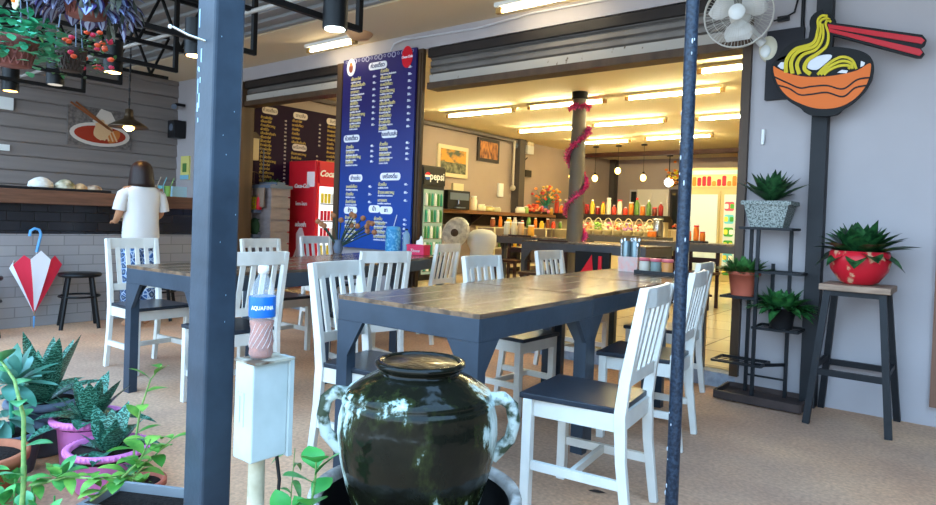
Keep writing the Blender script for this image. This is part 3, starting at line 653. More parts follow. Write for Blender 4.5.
# ================================================================ PURPLE MENU BOARD inside the left opening
b = thing('purple_menu_board', 'wide dark purple menu board with yellow Thai lettering on the inner wall', 'menu board', (-7.485, 5.75, 1.42))
pan = MB().box(-.012, .012, -.85, .85, 0, 1.12).build('panel', mat('menu purple', '1e0c26', .75, spec=.15), b)
ye = MB(); hd = MB(); wh = MB(); Yv = V((0, 1, 0))
def p2(u, v): return V((.0135, -.85+1.7*u, 1.12*(1-v)))
for u, v, s in ((.13, .09, 'ก๋วยเตี๋ยว'), (.42, .09, 'ตามสั่ง'), (.42, .48, 'เครื่องดื่ม'), (.40, .80, 'ยำ'), (.76, .09, 'ส้มตำ'), (.78, .66, 'ข้าว')):
    hd.prism(rrect(.24, .09, .45), p2(u, v), Yv, Z_, X_, .003); text_into(hd, s, .06, p2(u, v)+V((.004, 0, 0)), Yv, Z_, 1)
def l2(u, v0, v1, n, pu):
    for i in range(n):
        v = v0+(v1-v0)*i/max(1, n-1); text_into(ye, r.choice(TH), .046, p2(u, v), Yv, Z_, align='LEFT', fat=.0003); text_into(wh, r.choice(['40', '50', '60']), .035, p2(pu, v), Yv, Z_)
l2(.05, .18, .92, 17, .28); l2(.34, .16, .42, 6, .62); l2(.34, .56, .72, 4, .6); l2(.70, .16, .6, 9, .95); l2(.72, .74, .92, 4, .95); l2(.34, .87, .95, 2, .6)
ye.build('yellow_lettering', mat('menu gold', 'c9a94e', .6), pan); hd.build('heading_plates', [mat('menu cream', 'd9cfc4', .6), M['blk']], pan); wh.build('white_lettering', mat('menu cream', 'd9cfc4', .6), pan)

# ================================================================ FRIDGES
t = thing('soft_drink_fridge', 'red soft drink fridge with glass door below the purple menu', 'fridge', (-7.19, 5.76, .1))
redf = mat('fridge red', 'd01f2c', .35)
MB().box(-.3, .28, -.30, .30, 0, 1.70).build('cabinet', redf, t, bevel=.01)
mb = MB(); mb.box(.28, .31, -.30, .30, .08, 1.40); mb.build('door_frame', redf, t)
gd = MB().box(.305, .318, -.25, .26, .14, 1.36).build('glass_door', mat('lit fridge glass', 'dfe8ee', .15, emit='dfe8f0', estr=.7), t)
mb = MB(); rr = random.Random(2)
for s_ in range(5):
    mb.box(.317, .322, -.24, .25, .2+.23*s_, .215+.23*s_, 4)
    for k in range(8): mb.tube([(.322, -.21+.058*k, .22+.23*s_), (.322, -.21+.058*k, .22+.23*s_+.13)], .021, 8, (0, 1, 2, 3, 0, 3)[(s_*2+k//3) % 6])
mb.build('cans', [M['red'], M['orange'], M['yellow'], M['whitepl'], M['chrome']], gd)
mb = MB(); text_into(mb, 'Coca-Cola', .115, (.3155, -.01, 1.53), (0, 1, 0), (0, 0, 1), shear=.35, fat=.004); text_into(mb, 'Coca-Cola', .075, (.0, -.3015, 1.36), (1, 0, 0), (0, 0, 1), shear=.35, fat=.003)
text_into(mb, 'โคคา-โคลา', .06, (0, -.3015, 1.12), (1, 0, 0), (0, 0, 1), fat=.002); text_into(mb, 'อร่อยซ่า', .075, (0, -.3015, .84), (1, 0, 0), (0, 0, 1), fat=.003); mb.build('white_lettering', M['whitepl'], t)
MB().box(.28, .314, -.25, .26, 1.40, 1.68).build('head_sign', redf, t)
mb = MB(); mb.prism([(-.02, .0), (-.14, .30), (-.08, .42), (-.09, .62), (-.02, .70), (.04, .70), (.09, .60), (.08, .42), (.15, .30), (.10, 0)], (0, -.301, .1), (1, 0, 0), (0, 0, 1), (0, -1, 0), .002); mb.prism(rrect(.16, .2, .1), (.19, -.301, 1.45), (1, 0, 0), (0, 0, 1), (0, -1, 0), .002)
mb.build('printed_splash', mat('pale print', 'f0d8d8', .5), t)
mb = MB()
for x in (-.08, .0): mb.lathe([(.0, .02), (.03, .02), (.032, .12), (.025, .2), (.012, .27), (.012, .32), (0, .32)], (x, -.302, .1), 10, sy=.1)
mb.build('printed_bottles', M['blk'], t)
t = thing('cola_fridge', 'black drinks fridge with glass door at the inner left wall', 'fridge', (-7.2, 7.82, .1))
MB().box(-.28, .28, -.27, .27, 0, 1.83).build('cabinet', M['blackpl'], t, bevel=.01)
mb = MB(); mb.box(.28, .30, -.26, .26, 1.52, 1.8, 0); text_into(mb, 'pepsi', .17, (.3015, .06, 1.66), (0, 1, 0), (0, 0, 1), 1, fat=.003); mb.prism(circ(-.17, 1.66, .06), (.3, 0, 0), (0, 1, 0), (0, 0, 1), (1, 0, 0), .004, 1)
mb.prism([(.06*math.cos(a)-.17, 1.675+.045*math.sin(a)) for a in [PI*k/12 for k in range(13)]], (.304, 0, 0), (0, 1, 0), (0, 0, 1), (1, 0, 0), .002, 2); mb.prism([(-.06*math.cos(a)-.17, 1.645-.045*math.sin(a)) for a in [PI*k/12 for k in range(13)]], (.304, 0, 0), (0, 1, 0), (0, 0, 1), (1, 0, 0), .002, 3)
mb.build('head_sign', [M['blk'], M['whitepl'], M['red'], mat('sign blue', '1f4fae', .4)], t)
gd = MB().box(.28, .295, -.23, .23, .1, 1.45).build('glass_door', mat('dim fridge glass', '5a6a58', .15, emit='b8d0b0', estr=.25), t)
mb = MB()
for s_ in range(5):
    mb.box(.296, .30, -.22, .22, .14+.26*s_, .152+.26*s_, 3)
    for k in range(6): mb.tube([(.299, -.18+.072*k, .152+.26*s_), (.299, -.18+.072*k, .31+.26*s_), (.299, -.18+.072*k, .35+.26*s_)], [.024, .022, .009], 8, (k+s_) % 3)
mb.build('bottles', [M['teal'], M['whitepl'], mat('bottle green', '3e7a3c', .3), M['chrome']], gd)

dfg = mat('cream fridge body', 'b8a878', .4)
t = thing('drinks_fridge', 'wide cream drinks fridge with bright double doors and pictured header', 'fridge', (-3.78, 12.85, .1))
MB().box(-.75, .75, -.3, .35, 0, 2.15).build('cabinet', dfg, t, bevel=.01)
for i, x in enumerate((-.42, .22)):
    MB().box(x-.31, x+.31, -.325, -.30, .12, 1.70).box(x-.25, x+.27, -.335, -.32, .18, 1.64, 1).build('door', [dfg, mat('bright fridge glass', 'a8b4ac', .2, emit='e6f5e4', estr=.16)], t)
mb = MB(); rr = random.Random(9)
for row in range(6):
    for c_ in range(2):
        x = .07+c_*.2; z = 1.42-row*.24; k = 3 if row == 0 and c_ == 0 else rr.choice([0, 0, 1]); mb.prism(rrect(.17, .17, .2), (x, -.337, z), (1, 0, 0), (0, 0, 1), (0, -1, 0), .004, k)
        for j in range(2): mb.prism(rrect(.07, .09, .3), (x-.05+.1*j, -.342, z), (1, 0, 0), (0, 0, 1), (0, -1, 0), .003, rr.choice([2, 2, 0, 4]))
mb.build('green_stickers', [mat('sticker green', '3f9a3c', .5), mat('sticker cyan', '62bcd0', .5), mat('sticker yellow', 'e8dc4c', .5), mat('sticker red', 'd4506a', .5), M['whitepl']], t)
mb = MB(); mb.box(-.74, .74, -.32, -.30, 1.78, 2.14, 0); mb.box(-.74, .74, -.322, -.32, 2.02, 2.10, 4)
for k in range(16):
    x = -.7+.093*k; h = rr.uniform(.08, .2); mb.prism(rrect(.075, h, .35), (x, -.323, 1.80+h/2), (1, 0, 0), (0, 0, 1), (0, -1, 0), .004, rr.choice([1, 2, 3, 1]))
mb.build('header_picture', [mat('header cream', 'c8b880', .5, emit='efe0a0', estr=.1), M['red'], M['orange'], M['yellow'], mat('header cyan', '9fd4d0', .5)], t)

# ================================================================ FOOD POSTER on the clapboard wall
t = thing('food_poster', 'food picture of a soup bowl with chopsticks on the clapboard wall', 'poster', (-8.865, 3.58, 2.06))
mb = MB(); mb.box(-.004, .012, -.38, .38, -.22, .27, 0)
pY, pZ, pX = V((0, 1, 0)), V((0, 0, 1)), V((1, 0, 0))
def el(cx, cy, rx, ry, d, mi, rot=0):
    pts = [((x)*math.cos(rot)-(y)*math.sin(rot)+cx, x*math.sin(rot)+y*math.cos(rot)+cy) for x, y in circ(0, 0, rx, ry)]
    mb.prism(pts, (.012, 0, 0), pY, pZ, pX, d, mi)
mb.prism([(-.1, .1), (0, .27), (.12, .24), (.2, .1), (.1, 0)], (.012, 0, 0), pY, pZ, pX, .0015, 1)
el(0, -.06, .36, .15, .002, 1); el(.0, -.06, .31, .11, .004, 2); el(.03, -.02, .12, .1, .006, 3, .6); el(.16, -.07, .10, .06, .007, 4, .9); el(-.02, .02, .05, .12, .007, 3, -.4)
for k in range(5): mb.beam((.019, -.06+.04*k, .08), (.019, .0+.05*k, -.13), .018, .003, 3, up=(1, 0, 0))
mb.beam((.021, -.36, .30), (.021, .10, .02), .022, .012, 5, up=(1, 0, 0)); mb.beam((.021, -.30, .31), (.021, .14, .0), .022, .012, 5, up=(1, 0, 0))
mb.build('print', [mat('poster grey', '5b5350', .6, col2='7d746e', vscale=30), mat('poster white', 'd3c7ba', .5), mat('poster broth', '9e2f1c', .4), mat('poster noodle', 'd9b083', .5), mat('poster orange', 'c7702f', .5), mat('poster wood', '8f5330', .5)], t)
tag(MB().box(-8.875, -8.83, 2.30, 2.62, 2.16, 2.30).box(-8.832, -8.828, 2.30, 2.36, 2.25, 2.29, 1).build('notice_sheet', [M['whitepl'], M['teal']]), 'pale notice box high on the clapboard wall at the left edge', 'sign')
tag(MB().box(-8.875, -8.85, 2.2, 2.60, 1.69, 1.76).build('label_plate', M['whitepl']), 'narrow white plate on the clapboard wall at the left edge', 'plate')

# pendant lamp
t = thing('pendant_lamp', 'bronze shallow shade pendant lamp glowing in front of the food poster', 'lamp', (-6.0, 2.66, 1.80), 0)
mb = MB(); mb.lathe([(.165, 0), (.16, .01), (.10, .05), (.05, .075), (.035, .11), (.035, .16), (0, .17)], n=32); mb.build('shade', mat('aged bronze', '4a3a28', .35, .6), t, solid=.003)
mb = MB(); z = .17
while z < 1.06: mb.tube([(0, 0, z), (0, 0, z+.03)], .005 if int(z*20) % 2 else .009, 6); z += .03
mb.box(-.05, .05, -.01, .01, .74, .76); mb.build('chain', M['blk'], t)
MB().ell((0, 0, .012), .045).build('bulb', mat('pendant bulb', 'ffcf80', .5, emit='ffbf60', estr=60), t)

# speaker and meter on the wall behind
t = thing('wall_speaker', 'small dark wall speaker at the clapboard corner', 'speaker', (-8.72, 4.5, 2.16)); MB().box(-.09, .09, -.08, .09, -.1, .14).build('cabinet', M['blackpl'], t, bevel=.01); MB().lathe([(.05, 0), (.02, -.01), (0, 0)], (.01, -.082, .04), 16, ax=(0, -1, 0)).build('cone', M['greypot'], t)
t = thing('security_camera', 'dark camera on a bracket high in the clapboard corner', 'camera', (-8.7, 4.45, 2.52)); MB().tube([(0, .15, 0), (0, .02, 0)], .02, 8).build('bracket', M['blackpl'], t); MB().tube([(-.06, .03, -.02), (.09, -.05, -.05)], .035, 12).build('body', M['greypot'], t)
tag(MB().box(-8.72, -8.50, 4.575, 4.598, 1.50, 1.82, 0).box(-8.66, -8.56, 4.57, 4.575, 1.60, 1.72, 1).box(-8.72, -8.5, 4.57, 4.575, 1.5, 1.56, 2).build('yellow_notice', [mat('notice yellow', 'd9d07a', .6), mat('notice green', '4f7a3e', .6), mat('notice cyan', '7db8cc', .6)]), 'pale yellow notice on the grey wall beyond the bar', 'poster')
tag(MB().box(-6.95, -6.75, 3.46, 3.62, 1.216, 1.33).build('blue_box', mat('pale blue plastic', '9cc4da', .4)), 'pale blue box on the far end of the bar top', 'box')
t = thing('electric_box', 'old cream electric box with conduit on the inner wall behind the thick post', 'electric box', (-7.46, 4.86, 1.92)); MB().box(-.04, .06, -.07, .07, -.16, .12).build('box', mat('aged cream plastic', 'bfae8a', .5), t, bevel=.006); MB().prism([(-.1, .12), (.1, .12), (0, .2)], (-.04, 0, 0), (0, 1, 0), (0, 0, 1), (1, 0, 0), .12).build('cap', M['brown'], t); MB().tube([(0, .07, 0), (0, .18, 0), (0, .18, -.62)], .008, 6).build('conduit', M['greypot'], t)

# trays and shells on the bar top
def tr_(y0, y1, l): return tag(MB().box(-6.95, -6.55, y0, y1, 1.216, 1.222).box(-6.95, -6.93, y0, y1, 1.22, 1.24).box(-6.57, -6.55, y0, y1, 1.22, 1.24).box(-6.93, -6.57, y0, y0+.01, 1.22, 1.24).box(-6.93, -6.57, y1-.01, y1, 1.22, 1.24).build('tray', M['blackpl']), l, 'tray', 'black trays on the bar')
tr_(1.2, 2.08, 'black tray on the bar top at the left edge'); tr_(2.1, 2.76, 'black tray on the bar top carrying the wrapped coconuts')
def husk(y, rx, rz, lab, c, c2):
    t = thing('wrapped_coconut', lab, 'coconut', (-6.72, y, 1.224), 0, 'pale coconuts on the bar'); mb = MB(); mb.lathe([(rx*.7, 0), (rx, rz*.35), (rx*.9, rz*.9), (rx*.45, rz*1.35), (rx*.1, rz*1.5), (0, rz*1.5)], n=16, sx=1, sy=1.05); mb.build('shell', mat(lab, c, .75, col2=c2, vscale=16), t)
    return t
husk(2.22, .10, .075, 'largest white wrapped coconut at the left of the row', 'e2ded6', 'c8c0b0'); husk(2.42, .085, .07, 'speckled round coconut second in the row on the tray', 'd9cfb4', '6e6a4a'); husk(2.55, .06, .05, 'small tan coconut third in the row on the tray', 'd8b88c', 'a8835a'); husk(2.67, .07, .045, 'half brown coconut at the right end of the tray', 'c8b49a', '5a3628')
for y, c, l in ((3.30, '6fb7c8', 'blue glass with a straw behind the woman shoulder'), (3.38, '7fae5a', 'green glass with a straw on the bar right of the woman'), (3.24, 'b8a890', 'tan cup on the bar right of the woman')):
    t = thing('drinking_glass', l, 'glass', (-6.7, y, 1.216), 0); MB().lathe([(.028, 0), (.036, .11), (.034, .11), (.026, .01)], n=16).build('cup', mat('cup '+c, c, .3), t); MB().tube([(0, 0, .02), (.02, .06, .2)], .004, 6).build('straw', mat('straw '+c, c, .4), t)

# ================================================================ UMBRELLA leaning on the counter
t = thing('umbrella', 'folded red and white umbrella with blue handle leaning on the grey tiles', 'umbrella', (-6.44, 2.13, -.07))
rim = []; n = 8; top = V((0, -.02, .76)); tip = V((-.02, -.02, .20))
cols = [0, 1, 0, 1, 0, 1, 0, 1]
mb = MB()
for k in range(n):
    a0, a1 = 2*PI*k/n+.45, 2*PI*(k+1)/n+.45
    def rp(a, f=1): return V((math.cos(a)*.075+.0, -.02+math.sin(a)*.205*f, .66-.045*abs(math.sin(a))+.10*(math.cos(a)*.4)))
    q = [rp(a0, 1), rp((a0+a1)/2, .82)+V((0, 0, .06)), rp(a1, 1)]; vs = []
    for i in range(7):
        f = i/6
        for p in q: vs.append(tip.lerp(p, f**.85)+V((.012*math.sin(f*PI), 0, 0)))
    mb.add(vs, [(3*i+j, 3*i+j+1, 3*i+4+j, 3*i+3+j) for i in range(6) for j in (0, 1)], cols[k], True)
mb.build('canopy', [mat('umbrella red', 'd42d45', .5), mat('umbrella white', 'e4e4ea', .5)], t)
MB().tube([tip-V((0, 0, .10)), tip, top], [.004, .007, .007], 8).build('shaft', M['chrome'], t)
bl = mat('handle blue', '5b9ad0', .3)
MB().tube([(0, -.02, .74), (0, 0.0, .84), (0, .01, .90), (0, -.005, .935), (0, -.04, .945), (0, -.07, .925), (0, -.075, .88)], .012, 10).build('handle', bl, t)
MB().tube([tip-V((0, 0, .12)), tip-V((0, 0, .02))], [.005, .009], 8).build('ferrule', bl, t)
# ================================================================ GLAZED JAR in its basin
jz = mat('dark olive glaze', '1c1f12', .10, coat=.0, bump=.8, bscale=9, spec=.2)
def jarmat():
    n = jz.node_tree; b = n.nodes['Principled BSDF']; t = n.nodes.new('ShaderNodeTexCoord')
    a = n.nodes.new('ShaderNodeTexNoise'); a.inputs['Scale'].default_value = 7; a.inputs['Detail'].default_value = 8; a.inputs['Roughness'].default_value = .65
    mp = n.nodes.new('ShaderNodeMapping'); mp.inputs['Scale'].default_value = (1, 1, .55); n.links.new(t.outputs['Object'], mp.inputs[0]); n.links.new(mp.outputs[0], a.inputs['Vector'])
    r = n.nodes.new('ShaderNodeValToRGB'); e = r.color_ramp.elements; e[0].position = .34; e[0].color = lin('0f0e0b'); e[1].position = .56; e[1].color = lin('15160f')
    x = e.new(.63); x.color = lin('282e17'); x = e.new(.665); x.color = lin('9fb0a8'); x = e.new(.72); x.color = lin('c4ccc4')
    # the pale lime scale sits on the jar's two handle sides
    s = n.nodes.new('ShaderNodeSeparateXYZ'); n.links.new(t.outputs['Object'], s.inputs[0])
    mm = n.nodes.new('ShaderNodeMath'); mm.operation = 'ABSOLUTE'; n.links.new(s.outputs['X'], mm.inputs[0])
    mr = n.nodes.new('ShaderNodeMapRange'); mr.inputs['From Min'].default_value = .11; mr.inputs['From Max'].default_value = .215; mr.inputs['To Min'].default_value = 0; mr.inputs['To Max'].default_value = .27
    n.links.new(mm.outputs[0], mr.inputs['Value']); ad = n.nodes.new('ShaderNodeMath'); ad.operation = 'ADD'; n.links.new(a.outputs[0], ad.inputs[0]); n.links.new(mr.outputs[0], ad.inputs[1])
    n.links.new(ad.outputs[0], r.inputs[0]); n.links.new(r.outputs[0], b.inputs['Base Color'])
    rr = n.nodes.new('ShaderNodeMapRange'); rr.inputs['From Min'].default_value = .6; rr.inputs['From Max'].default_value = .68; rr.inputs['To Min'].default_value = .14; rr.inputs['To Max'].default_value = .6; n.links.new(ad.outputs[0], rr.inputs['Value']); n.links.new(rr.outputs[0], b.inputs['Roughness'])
jarmat()
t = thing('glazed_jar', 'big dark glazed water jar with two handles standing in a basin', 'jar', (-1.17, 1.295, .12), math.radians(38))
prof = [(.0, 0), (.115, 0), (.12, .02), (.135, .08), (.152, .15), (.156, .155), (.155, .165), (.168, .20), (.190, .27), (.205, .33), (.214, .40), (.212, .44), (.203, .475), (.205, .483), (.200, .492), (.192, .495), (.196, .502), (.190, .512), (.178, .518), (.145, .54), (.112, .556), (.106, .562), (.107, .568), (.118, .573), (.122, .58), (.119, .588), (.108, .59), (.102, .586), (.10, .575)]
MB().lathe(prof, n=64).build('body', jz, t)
MB().lathe([(0, .586), (.05, .585), (.10, .584), (.103, .576)], n=32).build('rim_plate', mat('brown glazed plate', '6a4a26', .3, col2='20140b', vscale=14, bump=1, bscale=34, coat=.3), t)
for sx in (-1, 1):
    MB().tube([(sx*.19, 0, .49), (sx*.225, 0, .495), (sx*.25, 0, .475), (sx*.258, 0, .43), (sx*.248, 0, .385), (sx*.20, 0, .335)], [.02, .019, .018, .017, .017, .02], 12).build('handle', mat('lime scaled glaze', 'a9b3ad', .5, col2='343d2c', vscale=26, vpos=(.42, .56), bump=.6, bscale=30), t)
t = thing('concrete_basin', 'round grey basin holding the glazed jar', 'basin', (-1.17, 1.295, 0))
MB().lathe([(0, 0), (.2, 0), (.25, .1), (.275, .25), (.286, .345), (.282, .358), (.262, .358), (.255, .345), (.252, .33)], n=48, caps=False).lathe([(.252, .335), (.235, .12), (.0, .11)], (0, 0, 0), 48, 1, caps=False).build('shell', [mat('worn concrete', 'c2bcb4', .8, col2='7a746e', vscale=14, bump=.2), M['blk']], t)

# ================================================================ ELECTRIC BOX on its pipe, water bottle on top
t = thing('meter_box', 'weathered pale blue metal box on a white pipe beside the thick post', 'electric box', (-1.515, 1.04, 0))
pb = mat('weathered pale paint', 'b9c2c0', .5, col2='a3aba8', vscale=7, vpos=(.3, .7), bump=.05)
rust = mat('rusty box top', 'a8a291', .8, col2='5b4636', vscale=16, vpos=(.4, .55))
MB().box(-.042, .042, -.055, .055, .43, .69).build('case', pb, t, bevel=.004)
MB().box(.0, .05, .055, .068, .425, .697).box(-.044, .052, -.057, .068, .690, .696, 1).build('lid_edge', [pb, rust], t)
MB().box(-.02, -.012, -.0585, -.055, .53, .60).box(-.03, .004, -.0565, -.0545, .52, .61, 1).build('latch', [pb, pb], t)
MB().tube([(-.01, .0, .0), (-.012, 0, .43)], [.026, .022], 16).lathe([(.05, .0), (.028, .05)], (-.01, 0, 0), 16).build('pipe', mat('dirty white pipe', 'c6bfa8', .6, col2='8d8468', vscale=8), t)
MB().tube([(.02, .04, .43), (.03, .045, .36), (.015, .05, .25), (.03, .06, .12), (.06, .08, .01)], .005, 8).build('cable', M['blackpl'], t)
t = thing('water_bottle', 'plastic water bottle with blue label half full of brown sand, on the box', 'bottle', (-1.516, 1.035, .697), math.radians(20))
pet = mat('clear plastic', 'eef4f6', .06, alpha=.16)
MB().lathe([(.0, .0), (.028, 0), (.033, .012), (.031, .03), (.0335, .045), (.029, .075), (.0335, .105), (.034, .16), (.033, .175), (.026, .20), (.014, .222), (.0125, .232)], n=32).build('shell', pet, t)
sm = mat('brown sand', 'a8593a', .9, col2='85422c', vscale=60, bump=.3, bscale=160)
MB().lathe([(.0, .003), (.026, .003), (.0315, .013), (.0298, .03), (.032, .045), (.028, .075), (.0318, .10), (.0, .108)], n=32).build('sand', sm, t)
mb = MB()
for k in range(6):
    a = 3.6+k*.45; mb.tube([(math.cos(a+.2*j)*(.0325-.0045*math.exp(-((.03+.011*j-.075)/.022)**2)), math.sin(a+.2*j)*(.0325-.0045*math.exp(-((.03+.011*j-.075)/.022)**2)), .03+.011*j) for j in range(7)], .0009, 5)
mb.build('moulded_ribs', mat('pale plastic rib', 'd9c4bc', .2), t)
MB().lathe([(.0345, .112), (.0352, .115), (.0352, .163), (.0345, .167)], n=36, caps=False).build('label', mat('label blue', '1c64b4', .35), t)
mb = MB(); word = 'AQUAFINA'
wid = dict(A=.95, Q=1.08, U=1, F=.82, I=.42, N=1.05); tot = sum(wid[c_] for c_ in word); run = 0
for i, chx in enumerate(word):
    pos = run+wid[chx]/2-tot/2; run += wid[chx]
    a = math.radians(-54)+pos*.245; o = V((math.cos(a)*.0355, math.sin(a)*.0355, .138)); text_into(mb, chx, .0150, o, (-math.sin(a), math.cos(a), 0), (0, 0, 1), ext=.0004, fat=.0003, sx=.8)
lb_ = [c for c in t.children if c.name.startswith('label')][0]; mb.build('lettering', M['whitepl'], lb_)
MB().lathe([(.0, .249), (.013, .249), (.0145, .246), (.0145, .229), (.0, .229)], n=24).build('cap', M['whitepl'], t)

# ================================================================ WOMAN
def skin_obj(name, pts, edges, rad, m, parent, sub=2, root=0):
    me = bpy.data.meshes.new(name); me.from_pydata([tuple(p) for p in pts], edges, []); me.materials.append(m)
    o = bpy.data.objects.new(name, me); C.objects.link(o); o.parent = parent
    s = o.modifiers.new('skin', 'SKIN'); s.use_smooth_shade = True
    if not me.skin_vertices: me.skin_vertices.new() if hasattr(me.skin_vertices, 'new') else None
    for i, sv in enumerate(me.skin_vertices[0].data):
        r_ = rad[i]; sv.radius = r_ if isinstance(r_, tuple) else (r_, r_); sv.use_root = (i == root)
    ss = o.modifiers.new('sub', 'SUBSURF'); ss.levels = sub; ss.render_levels = sub
    return o
def skin_mesh(name, pts, edges, rad, m, parent, sub=2, root=0):
    bpy.context.view_layer.update()
    o = skin_obj(name, pts, edges, rad, m, None, sub, root)
    dg = bpy.context.evaluated_depsgraph_get(); me = bpy.data.meshes.new_from_object(o.evaluated_get(dg)); me.polygons.foreach_set('use_smooth', [True]*len(me.polygons))
    bpy.data.objects.remove(o); n = bpy.data.objects.new(name, me); C.objects.link(n); n.parent = parent; return n
def add_skin_layer(me):
    bm = bmesh.new(); bm.from_mesh(me); bm.verts.layers.skin.verify(); bm.to_mesh(me); bm.free()
_old = skin_obj
def skin_obj(name, pts, edges, rad, m, parent, sub=2, root=0):
    me = bpy.data.meshes.new(name); me.from_pydata([tuple(p) for p in pts], edges, []); me.materials.append(m); add_skin_layer(me)
    o = bpy.data.objects.new(name, me); C.objects.link(o); o.parent = parent
    for i, sv in enumerate(me.skin_vertices[0].data):
        r_ = rad[i]; sv.radius = r_ if isinstance(r_, tuple) else (r_, r_); sv.use_root = (i == root)
    s = o.modifiers.new('skin', 'SKIN'); s.use_smooth_shade = True
    ss = o.modifiers.new('sub', 'SUBSURF'); ss.levels = sub; ss.render_levels = sub
    return o
# local frame: facing +x, left side +y
t = thing('person', 'woman in white t-shirt and blue patterned trousers standing at the bar with her back turned', 'person', (-6.0, 2.79, 0), math.radians(178)); t.scale = (1, .9, 1)
P = [(0, 0, .80), (0, 0, .92), (.0, 0, 1.10), (-.01, 0, 1.22), (.0, 0, 1.285), (.012, 0, 1.34), (.02, 0, 1.40), (.022, 0, 1.455),
     (0, .085, .76), (.01, .09, .44), (-.02, .095, .07), (.09, .105, .03),
     (0, -.085, .76), (.01, -.09, .44), (-.02, -.095, .07), (.09, -.105, .03),
     (-.01, .15, 1.235), (.0, .21, 1.03), (.12, .19, .96), (.17, .17, .965),
     (-.01, -.15, 1.235), (.0, -.20, 1.03), (.12, -.13, .96), (.17, -.10, .965)]
Ed = [(0, 1), (1, 2), (2, 3), (3, 4), (4, 5), (5, 6), (6, 7), (0, 8), (8, 9), (9, 10), (10, 11), (0, 12), (12, 13), (13, 14), (14, 15), (3, 16), (16, 17), (17, 18), (18, 19), (3, 20), (20, 21), (21, 22), (22, 23)]
Rd = [(.11, .09), (.13, .09), (.125, .085), (.13, .08), (.05, .05), (.042, .042), (.082, .07), (.06, .055), .08, .055, .032, .03, .08, .055, .032, .03, .052, .038, .028, .024, .052, .038, .028, .024]
skin_mesh('body', P, Ed, Rd, M['skin'], t)
# fingers of both hands, each rooted in the palm
for sy, bx_, by_ in ((1, .175, .17), (-1, .175, -.10)):
    pts = [(bx_, by_, .955)]; ed = []; rd = [.020]
    for k, (L, off) in enumerate(((.034, -.024), (.042, -.008), (.038, .008), (.028, .022))):
        i = len(pts); pts += [(bx_+.025, by_+off, .958), (bx_+.025+L*.6, by_+off, .952), (bx_+.03+L, by_+off*.9, .935)]; ed += [(0, i), (i, i+1), (i+1, i+2)]; rd += [.0085, .0078, .0068]
    i = len(pts); pts += [(bx_+.01, by_-sy*.03, .97), (bx_+.035, by_-sy*.04, .975)]; ed += [(0, i), (i, i+1)]; rd += [.010, .008]
    skin_mesh('hand', pts, ed, rd, M['skin'], t, 1)
# t-shirt
def tee():
    mb = MB(); prof = [(.168, .125, .815), (.172, .128, .83), (.163, .122, .95), (.160, .118, 1.06), (.170, .115, 1.15), (.182, .108, 1.21), (.168, .098, 1.25), (.12, .085, 1.28), (.07, .068, 1.298), (.058, .06, 1.305)]
    n = 32; vs = []
    for hw, hd, z in prof:
        for k in range(n):
            a = 2*PI*k/n; c, s_ = math.cos(a), math.sin(a); f = 1+.02*math.sin(5*a+z*30)*(1 if z < 1.1 else .3); vs.append((-.005+hd*f*math.copysign(abs(c)**.85, c), hw*f*math.copysign(abs(s_)**.85, s_), z))
    mb.add(vs, [(i*n+k, i*n+(k+1) % n, (i+1)*n+(k+1) % n, (i+1)*n+k) for i in range(len(prof)-1) for k in range(n)], 0, True)
    for sy in (-1, 1): mb.tube([(-.005, sy*.13, 1.215), (-.01, sy*.18, 1.19), (-.01, sy*.205, 1.12), (-.008, sy*.215, 1.06)], [.062, .062, .058, .060], 16, caps=False)
    return mb
tee().build('t_shirt', M['shirt'], t)
pat = bpy.data.materials.new('blue patterned cloth'); pat.use_nodes = True
n_ = pat.node_tree; b_ = n_.nodes['Principled BSDF']; tcx = n_.nodes.new('ShaderNodeTexCoord'); vo = n_.nodes.new('ShaderNodeTexVoronoi'); vo.inputs['Scale'].default_value = 20; vo.feature = 'DISTANCE_TO_EDGE'
n_.links.new(tcx.outputs['Object'], vo.inputs['Vector']); rp_ = n_.nodes.new('ShaderNodeValToRGB'); n_.links.new(vo.outputs['Distance'], rp_.inputs[0]); n_.links.new(rp_.outputs[0], b_.inputs['Base Color']); b_.inputs['Roughness'].default_value = .8
e = rp_.color_ramp.elements; e[0].position = .02; e[0].color = lin('b8c6d0'); e[1].position = .07; e[1].color = lin('2a5f9c'); x = e.new(.22); x.color = lin('1d2c48'); x = e.new(.5); x.color = lin('8fa4b0')
mb = MB(); mb.lathe([(.12, .88), (.15, .84), (.158, .78), (.155, .70), (.0, .66)], n=28, sx=.75, sy=1.02)
for sy in (-1, 1): mb.lathe([(.10, .76), (.10, .5), (.095, .12), (.088, .12)], (0, sy*.075, 0), 20)
mb.build('trousers', pat, t)
# head, face and bob hair
mb = MB(); mb.ell((.02, 0, 1.42), .078, .068, .098, n=20, m=14); mb.ell((.096, 0, 1.405), .014, .011, .018, n=8, m=6)
for sy in (-1, 1): mb.ell((.015, sy*.070, 1.41), .014, .008, .025, n=8, m=6)
for sy in (-1, 1): mb.ell((.086, sy*.028, 1.425), .01, .013, .006, 1, n=8, m=6)
mb.ell((.088, 0, 1.37), .008, .022, .006, 2, n=10, m=6)
mb.build('head', [M['skin'], M['blk'], mat('lips', '9a4a44', .5)], t)
mb = MB(); n = 28; vs = []
prof = [(.0, 1.515), (.045, 1.51), (.078, 1.49), (.10, 1.455), (.11, 1.41), (.115, 1.36), (.122, 1.31), (.122, 1.28), (.10, 1.275)]
for r_, z in prof:
    for k in range(n):
        a = 2*PI*k/n; f = 1.0
        if abs(math.atan2(math.sin(a), math.cos(a))) < .95 and z < 1.47: f = .55
        vs.append((.008+r_*f*math.cos(a)*1.0, r_*f*math.sin(a)*.98+.0, z+.012*math.cos(a)*0))
fs = []
for i in range(len(prof)-1):
    for k in range(n): fs.append((i*n+k, i*n+(k+1) % n, (i+1)*n+(k+1) % n, (i+1)*n+k))
